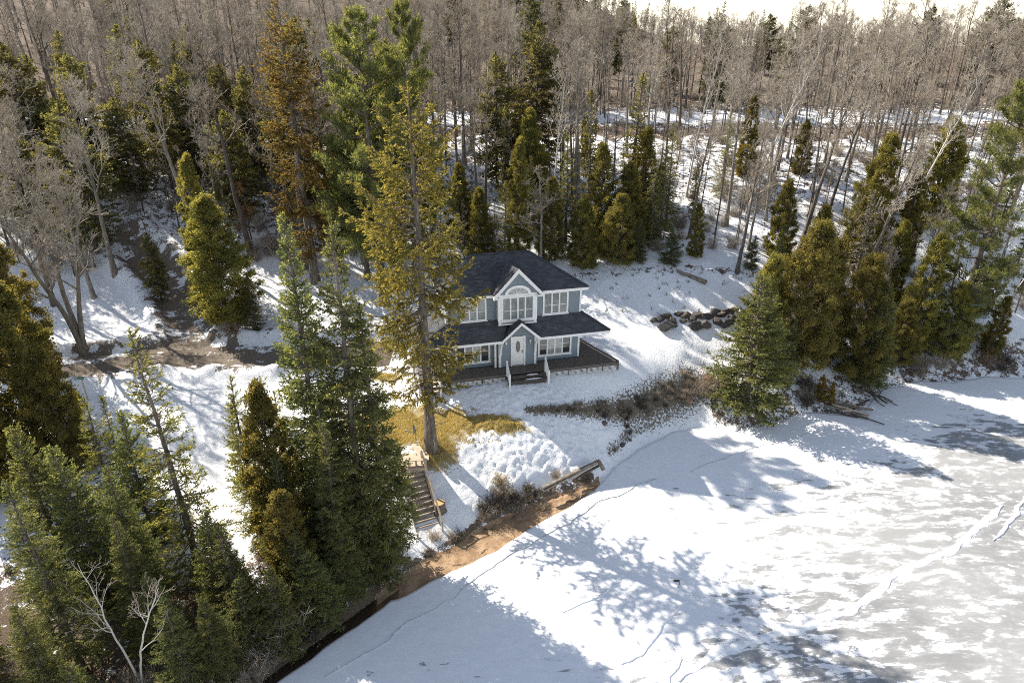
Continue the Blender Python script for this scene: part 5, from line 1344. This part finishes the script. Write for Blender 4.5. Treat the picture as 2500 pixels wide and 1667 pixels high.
for i, (kd, x, y, H, wd) in enumerate([('spruceD', -18.5, 23, 8.2, .9), ('spruceA', -16.4, 22.6, 7.6, 1.3), ('spruceB', -12.0, 21.9, 5.8, 1.5),
    ('spruceD', -14.2, 20.0, 5.0, 1.0), ('spruceA', -17.2, 17.2, 6.4, 1.3), ('spruceB', -21.2, 18.6, 8.4, 1.2), ('spruceD', -10.6, 25.0, 6.4, .9), ('spruceC', -11.6, 28.6, 7.0, 1.0), ('spruceA', -24.5, 20.5, 9.0, 1.2), ('spruceD', -9.6, 23.0, 4.6, 1.2), ('spruceA', -7.0, 25.4, 6.0, 1.3), ('spruceD', -11.4, 21.0, 4.4, 1.2), ('spruceB', -13.2, 18.9, 5.2, 1.4), ('spruceD', -15.6, 16.4, 4.6, 1.3), ('spruceD', -9.0, 22.9, 4.2, 1.4), ('spruceA', -7.9, 24.2, 5.0, 1.7), ('spruceD', -6.3, 25.8, 3.8, 1.3), ('spruceD', -10.3, 21.5, 4.2, 1.4), ('spruceA', -12.2, 19.6, 4.8, 1.7), ('spruceB', -8.6, 26.0, 9.0, 1.3)]):
    put(kd, 'spruce_tree', x, y, H, 'crowded spruce of the dark thicket at the bottom left', wide=wd, group='crowded spruces of the lower thicket')
put('maple', 'maple_tree', -30.2, 43.0, 14.6, 'large bare multi-stemmed maple at the bend of the driveway', rz=2.4)
put('birchS', 'birch_tree', -14.9, 18.6, 7.2, 'white birch with two forked stems at the bottom edge', rz=2.7)
# behind the house
for kd, x, y, H, wd, lb in [
    ('hemlock', 2.3, 67, 13.2, 1.0, 'large dark hemlock behind the roof ridge'), ('hemlock', -1.4, 65, 11.2, .9, 'second hemlock, left of the large dark one behind the roof'),
    ('slim', 6.5, 57, 11.3, 1.0, 'slender light green spruce directly behind the right roof slope'), ('slim', 10.1, 58, 11.9, 1.15, 'tall slim olive spruce at the top of the yard'),
    ('cedarC', .5, 55.2, 9.6, .75, 'narrow dark cedar behind the roof ridge'), ('cedarB', 5.8, 53.2, 5.8, 1.15, 'rounded green cedar close behind the right end of the roof'),
    ('cedarA', 8.6, 53.4, 5.4, 1.2, 'brownish cedar at the upper edge of the yard snow'), ('spruceC', 13.4, 58, 8.3, 1.0, 'pine-like open spruce above the boulder wall'),
    ('spruceD', 12.8, 52.6, 2.8, 1.5, 'low spreading dark spruce at the snow edge above the boulders'), ('cedarC', 14.9, 53.2, 4.2, 1.1, 'small golden cedar beside the fallen log'),
    ('spruceC', -.6, 53, 7.4, 1.1, 'dark spruce touching the left end of the ridge'), ('slim', 11.6, 55.0, 7.0, 1.5, 'shadowy spruce between the yard cedars'),
    ('cedarB', 23.2, 46.4, 8.6, 1.0, 'green cedar between the two golden shore cedars'), ('cedarB', 31.0, 52.4, 7.2, 1.0, 'green cedar between the dead grey spruce and the shore cedars'),
    ('cedarB', 3.2, 54.6, 6.6, 1.0, 'green cedar rising just behind the right end of the ridge'), ('slim', 4.6, 56.8, 8.6, 1.2, 'slim spruce between the roof ridge and the light green spruce'), ('cedarC', 7.4, 55.6, 8.2, 1.1, 'golden-topped cedar left of the tall slim olive spruce'),
    ('cedarB', 9.6, 55.0, 6.8, 1.2, 'dense dark cedar in the middle of the clump above the yard'), ('cedarC', 11.0, 56.8, 8.6, 1.0, 'brown cedar right of the tall slim olive spruce'), ('spruceC', 12.6, 56.2, 7.2, 1.2, 'open dark spruce at the right end of the clump above the yard'), ('spruceD', 10.2, 53.2, 3.4, 1.2, 'low green spruce at the foot of the clump above the yard'),
    ('cedarB', -2.6, 54.6, 6.2, 1.0, 'dark cedar at the left end of the roof ridge'), ('cedarC', 24.6, 52.4, 6.6, 1.1, 'olive cedar behind the tall golden shore cedar'), ('cedarA', 29.6, 55.4, 8.4, .8, 'olive-gold cedar left of the dead grey spruce'),
    ('cedarB', 22.0, 54, 6.4, 1.0, 'green cedar on the wooded slope right of the leaning trunks'), ('spruceD', 19.1, 51.8, 2.6, 1.1, 'little round spruce at the snow edge'),
    ('spruceD', 20.9, 51.2, 3.2, 1.1, 'dark young spruce at the far end of the yard snow'),
    ('cedarA', 31.2, 58, 9.2, .8, 'olive cedar with a golden top on the right slope'), ('cedarB', 37.4, 60, 9.0, 1.1, 'broad cedar high on the right slope'),
    ('cedarC', 34.0, 57, 7.4, 1.1, 'dark cedar below the broad one on the right slope'), ('dead', 28.4, 53, 8.9, 1.1, 'dead grey spruce among golden cedars on the right'),
    ('spruceD', 16.5, 41.4, 9.2, 1.4, 'full green spruce standing on the shore right of the house'), ('cedarA', 20.8, 45, 10.2, 1.0, 'tall broad golden cedar behind the shore spruce'),
    ('cedarA', 18.3, 44.8, 7.4, .85, 'yellowish cedar squeezed between the shore spruce and the tall golden cedar'), ('spruceD', 19.6, 43.2, 5.0, .7, 'pale green young spruce with yellow tips beside the shore spruce'),
    ('cedarA', 25.8, 45.8, 9.0, .95, 'golden cedar above the driftwood heap'), ('spruceA', 26.6, 45.0, 8.0, 1.6, 'dark wide spruce hanging over the ice by the driftwood'),
    ('cedarC', 32.0, 49.2, 9.0, 1.1, 'golden cedar at the shore left of the shed'), ('cedarA', 34.6, 48.6, 6.0, 1.0, 'low spreading cedar at the far ice edge'),
    ('cedarA', 30.2, 47.8, 5.2, 1.0, 'brown-green cedar bush over the shaded ice'), ('pineB', 35.6, 49.6, 20.0, .8, 'tall bright pine at the right edge'),
    ('cedarG', 22.2, 42.6, 1.9, 1.0, 'small bright gold cedar left of the driftwood'), ('cedarG', 22.9, 42.3, 1.8, .75, 'thin bright gold cedar touching the driftwood'),
    ('cedarC', 38.2, 48.6, 5.0, 1.1, 'dull cedar below the shed at the far shore')]:
    put(kd, {'c': 'cedar_tree', 's': 'spruce_tree', 'h': 'hemlock_tree', 'p': 'pine_tree', 'd': 'spruce_tree'}[kd[0]], x, y, H, lb, wide=wd)
for x, y, H, wd, lb in [(-39.7, 66, 10.6, 1.0, 'tallest hemlock in the dark clump on the left slope'), (-43.9, 64, 12.2, 1.0, 'hemlock at the left edge high above the maple'), (-35.0, 63, 8.5, 1.0, 'hemlock right of the dark clump on the left slope'),
    (-29.8, 65, 10.2, .9, 'lone hemlock above the driveway woods'), (-41.5, 58, 8.6, 1.0, 'nearest hemlock of the left slope above the maple'), (-24.5, 66, 9.5, .8, 'olive hemlock beside the rust-brown spruce top'), (-18.5, 60, 8.0, .9, 'dark hemlock low behind the rust-brown spruce')]:
    put('hemlock', 'hemlock_tree', x, y, H, lb, wide=wd)
for x, y, H, tl, lb in [(21.3, 61, 15.0, (.05, .18), 'white leaning birch halfway up the right slope'), (16.2, 63, 14, (0, .03), 'upright pale birch above the boulder wall'), (33.8, 58, 15, (.0, .16), 'long leaning pale trunk high on the right'),
    (12.6, 66, 14, (0, -.06), 'pale forked birch behind the slim spruces'), (3.6, 58.2, 13.5, (0, -.04), 'pale-barked birch just right of the large hemlock'), (38.9, 50.4, 9, (0, .22), 'thin pale trunk leaning at the far right shore')]:
    put('birchW', 'birch_tree', x, y, H, lb, tilt=tl, rz=0.1)
put('shoremap', 'bare_tree', 34.2, 53.6, 9.5, 'bare pale-limbed tree above the golden cedar left of the shed')
put('shoremap', 'bare_tree', 30.2, 51.6, 7.0, 'small bare pale tree beside the dead grey spruce')
put('wood4', 'bare_tree', 2.4, 53.4, 8.2, 'twiggy bare tree just behind the roof ridge', wide=1.3)
for x, y, H, tl, kd, lb in [(-22.0, 55, 17, (0, -.10), 'wood1', 'long straight bare trunk left of the rust-brown spruce'), (-26.5, 56, 16, (0, -.12), 'wood2', 'tall bare tree with pale bark above the driveway fork'), (24.6, 56, 14.5, (0, .08), 'wood3', 'dark leaning trunk on the open snow slope'),
    (17.9, 51.2, 11, (0, .04), 'wood1', 'bare tree rooted in a dirt mound at the snow edge'), (27.2, 50.6, 14, (.03, .10), 'wood3', 'tall bare trunk rising behind the dead grey spruce')]:
    put(kd, 'bare_tree', x, y, H, lb, tilt=tl, rz=.3)
for i, (x, y, H) in enumerate([(-24.6, 52.4, 6), (-22.4, 56.6, 5.2), (-27.4, 58.8, 6)]):
    put('leafy', 'beech_tree', x, y, H, 'young tree holding rusty dead leaves in the left woods', group='rusty-leaved young trees')

# ------------------------------------------------------------------ the bare woods: single trees
occ = [(o.location.x, o.location.y) for o in COL.objects if o.type == 'EMPTY' and o.get('category') == 'tree']
def free(x, y, d):
    return all((x - a) ** 2 + (y - b) ** 2 > d * d for a, b in occ)
def ok_spot(x, y):
    if abs(x) > y * .80 + 6: return False
    if y < 52.5 + (2.0 if -6 < x < 24 else 0) and x > -33: return False
    if min(float(seg_dist(np.array([x]), np.array([y]), DRIVE)[0]), float(seg_dist(np.array([x]), np.array([y]), SIDE)[0])) < 2.6: return False
    if abs(y - 83) < 3.0: return False
    return True
rr = np.random.default_rng(5); n = 0; tries = 0
while n < 260 and tries < 40000:
    tries += 1
    y = 46 + 50 * rr.random() ** .9; x = rr.uniform(-1, 1) * (y * .80 + 6)
    if x > 24 and y < 54: continue
    if not ok_spot(x, y) or not free(x, y, 1.7 + .01 * (y - 50)): continue
    if 2 < x < 26 and y < 74 and rr.random() < .4: continue
    kd = 'wood%d' % rr.integers(0, 5); H = rr.uniform(9.0, 15.5) * (.84 if x > 8 else 1.0)
    side = 'left of the house' if x < -8 else ('behind the house' if x < 12 else 'right of the house')
    put(kd, 'bare_tree', x, y, H, 'leafless grey-brown hardwood in the woods ' + side, group='bare hardwoods ' + side, tilt=(rr.normal() * .03, rr.normal() * .04)); occ.append((x, y)); n += 1
n = 0
while n < 120:
    y = 50 + 40 * rr.random(); x = rr.uniform(-1, 1) * (y * .8 + 6)
    if not ok_spot(x, y) or not free(x, y, 1.0): continue
    put('pole', 'sapling', x, y, rr.uniform(4.5, 9), 'thin leafless sapling standing in the woods', cat='sapling', group='thin saplings in the woods', tilt=(rr.normal() * .03, rr.normal() * .05)); occ.append((x, y)); n += 1
n = 0
while n < 34:
    y = 53 + 25 * rr.random(); x = rr.uniform(-48, -9)
    if not ok_spot(x, y) or not free(x, y, 2.2): continue
    put('hemlockT' if n % 3 else 'hemlock', 'hemlock_tree', x, y, rr.uniform(7.5, 12.5), 'dark evergreen with a bare lower trunk in the shaded woods left of the house', group='dark evergreens of the left woods', wide=rr.uniform(.8, 1.1)); occ.append((x, y)); n += 1
n = 0
while n < 16:
    y = 54 + 16 * rr.random(); x = rr.uniform(-5, 46)
    if not ok_spot(x, y) or not free(x, y, 1.9): continue
    put(['cedarC', 'slim', 'cedarB', 'spruceC'][n % 4], 'evergreen_tree', x, y, rr.uniform(3.5, 8), 'olive evergreen standing between bare trunks on the slope right of the house', group='evergreens of the right slope'); occ.append((x, y)); n += 1
n = 0
while n < 26:
    y = 86 + 60 * rr.random(); x = rr.uniform(-1, 1) * (y * .8 + 6)
    if not free(x, y, 3.0) or (x > 30 and rr.random() < .75): continue
    put(['hemlock', 'spruceC', 'slim'][n % 3], 'evergreen_tree', x, y, rr.uniform(6, 9.5), 'dark evergreen scattered among bare trees far up the hillside', group='scattered far evergreens'); occ.append((x, y)); n += 1

# ------------------------------------------------------------------ the far wood and the undergrowth: masses nobody could count
def far_wood():
    r = np.random.default_rng(77); B, E = [], []
    while len(B) < 1250:
        y = 87 + 330 * r.random() ** 1.7; x = r.uniform(-1, 1) * (y * .80 + 10)
        (E if r.random() < .04 + .5 * smooth(np.array([y]), 210, 300)[0] * (x < 40) else B).append((x, y))
    for k in range(900):
        y = r.uniform(190, 470); x = r.uniform(-1, 1) * (y * .80 + 10); (E if r.random() < .35 * (x < 60) else B).append((x, y))
    T = [joined(K['wood%d' % i][0], 'far_bare_tree') for i in range(5)]
    instance_mass('far_wood', B, r.uniform(.55, .95, len(B)) * np.where(np.array(B)[:, 0] > 15, .82, 1.0), r.integers(0, 5, len(B)), T, 'mass of small bare trees covering the far hillside', 'woods')
    G = [joined(K[k][0], 'far_evergreen') for k in ('slim', 'spruceC', 'hemlock')]
    instance_mass('far_evergreens', E, r.uniform(.6, 1.0, len(E)), r.integers(0, 3, len(E)), G, 'dark evergreens mixed into the far hillside', 'woods')
far_wood()

# ------------------------------------------------------------------ brush, shrubs, grass
SH = {'greybig': shrub(2.6, 1.6, 506, 40, 'twig'), 'brown': shrub(1.5, 1.4, 501, 70, 'twig_red', 'deadleaf', 60), 'grey': shrub(1.7, 1.5, 502, 70, 'twig'), 'gold': shrub(.9, .8, 503, 45, 'twig', 'cedar_gold', 260), 'rust': shrub(1.2, 1.2, 504, 50, 'twig_red', 'deadleaf', 420), 'dark': shrub(1.0, 1.3, 505, 80, 'bark_dark', 'darkgrass', 220)}
def put_shrub(kind, x, y, s, label, group=None, rz=None):
    o = link('shrub', SH[kind], None, (x, y, gz(x, y) - .03), (0, 0, random.uniform(0, 6.28) if rz is None else rz)); o.scale = (s, s, s * random.uniform(.85, 1.1)); return tag(o, label, 'shrub', group)
for x, y, s, kd in [(-1.5, 30.4, .85, 'dark'), (-.8, 30.9, 1.0, 'dark'), (-.1, 31.2, 1.0, 'dark'), (.6, 31.5, .9, 'dark'), (1.3, 31.9, .75, 'dark'), (-.6, 31.4, .8, 'brown'), (.4, 30.9, .6, 'brown')]:
    put_shrub(kd, x, y, s, 'dense dark leafless shrub on the bank above the beach', 'shrubs on the bank above the beach')
rb = np.random.default_rng(8)
for i in range(16):
    x = rb.uniform(-4.6, 4.6); y = float(yshore(x)) + rb.uniform(.25, 1.0)
    put_shrub(['dark', 'brown'][i % 2], x, y, rb.uniform(.3, .6), 'low brown scrub along the top of the sand strip', 'low scrub along the sand strip')
put_shrub('gold', -.7, 31.9, .9, 'shrub with golden dead leaves at the top of the beach bank')
put_shrub('gold', 1.75, 31.2, .55, 'low golden tuft growing on the sand strip')
put_shrub('rust', 38.2, 49.9, 1.5, 'bright orange-leaved shrub below the shed'); put_shrub('rust', 37.6, 48.0, 1.0, 'low orange-brown shrub at the far ice edge')
put_shrub('rust', -20.3, 44.8, 1.0, 'rusty shrub at the foot of the driveway cedar'); put_shrub('rust', 14.2, 42.6, 1.1, 'orange-brown brush left of the shore spruce'); put_shrub('brown', 13.6, 42.0, 1.0, 'grey-brown brush at the foot of the shore spruce')
rs = np.random.default_rng(21)
for i in range(40):
    x = rs.uniform(-20, -6.2); y = float(yshore(x)) + rs.uniform(.3, 3.6)
    put_shrub(['brown', 'grey', 'dark', 'grey'][i % 4], x, y, rs.uniform(.7, 1.4), 'tangled grey-brown brush under the spruces on the lower bank', 'brush on the lower bank')
for i in range(22):
    x = rs.uniform(21, 40); y = float(yshore(x)) + rs.uniform(.5, 3.0)
    put_shrub(['brown', 'dark', 'grey'][i % 3], x, y, rs.uniform(.5, 1.0), 'brown brush under the cedars along the right shore', 'brush along the right shore')
for i in range(30):
    x = rs.uniform(-34, 24); y = 53 + rs.uniform(0, 6)
    if not ok_spot(x, y): continue
    put_shrub(['brown', 'grey', 'grey'][i % 3], x, y, rs.uniform(.6, 1.3), 'twiggy undergrowth at the edge of the woods', 'undergrowth at the edge of the woods')

def undergrowth():
    r = np.random.default_rng(31); P = []
    while len(P) < 1000:
        y = 52.5 + 60 * r.random(); x = r.uniform(-1, 1) * (y * .8 + 6)
        if ok_spot(x, y): P.append((x, y))
    instance_mass('undergrowth', P, r.uniform(.45, 1.0, len(P)), r.choice([0, 1, 2, 2, 3, 3], len(P)), [SH['brown'], SH['grey'], SH['greybig'], joined([K['pole'][0][0], K['pole'][0][1]], 'thin_pole')], 'twiggy leafless undergrowth covering the floor of the woods', 'undergrowth')
undergrowth()

def scatter_blades(name, n, sampler, L, W, mat, label, tall=1.0, clump=5):
    r = np.random.default_rng(hash(name) % 1000); x, y = sampler(r, n); x = np.repeat(x, clump) + r.normal(size=n * clump) * .05; y = np.repeat(y, clump) + r.normal(size=n * clump) * .05
    z = height(x, y); p = np.stack([x, y, z - .01], 1); d = unit(np.stack([r.normal(size=len(x)) * .7, r.normal(size=len(x)) * .7, np.full(len(x), tall)], 1))
    V, F = kites(p, d, L * r.uniform(.5, 1.3, len(x)), np.full(len(x), W), r); a = Acc(); a.add(V, F, r.random(len(x)))
    tag(link(name, a.mesh(name, M[mat])), label, 'grass', kind='stuff')
def by_mask(k, box, thr):
    def f(r, n):
        xs, ys = [], []
        while sum(map(len, xs)) < n:
            x = r.uniform(box[0], box[1], n * 4); y = r.uniform(box[2], box[3], n * 4); m = cover_masks(x, y)[k] + (fbm(x * 1.7, y * 1.7, 4, 5) - .5) * .8; s = m > thr; xs.append(x[s]); ys.append(y[s])
        return np.concatenate(xs)[:n], np.concatenate(ys)[:n]
    return f
scatter_blades('dead_lawn_grass', 9000, by_mask(0, (-11, 4, 30, 42), .62), .10, .009, 'grass', 'short straw-coloured grass of the thawed lawn')
scatter_blades('matted_grass', 700, by_mask(1, (0, 16, 35, 44), .55), .12, .010, 'darkgrass', 'dark matted grass poking through snow on the bank')
def low_scrub():
    r = np.random.default_rng(63); x, y = by_mask(1, (0, 16, 35, 44), .62)(r, 150)
    instance_mass('low_scrub', np.column_stack([x, y]), r.uniform(.16, .36, 150), r.integers(0, 2, 150), [SH['dark'], SH['brown']], 'low dark scrub matted over the bank below the deck', 'scrub')
low_scrub()
def weeds(r, n):
    x = r.uniform(7, 21, n); y = r.uniform(47.6, 52, n); return x, y
scatter_blades('dry_weeds', 55, weeds, .28, .02, 'darkgrass', 'dry dark weeds dotting the snow above the boulders', 1.2, 7)
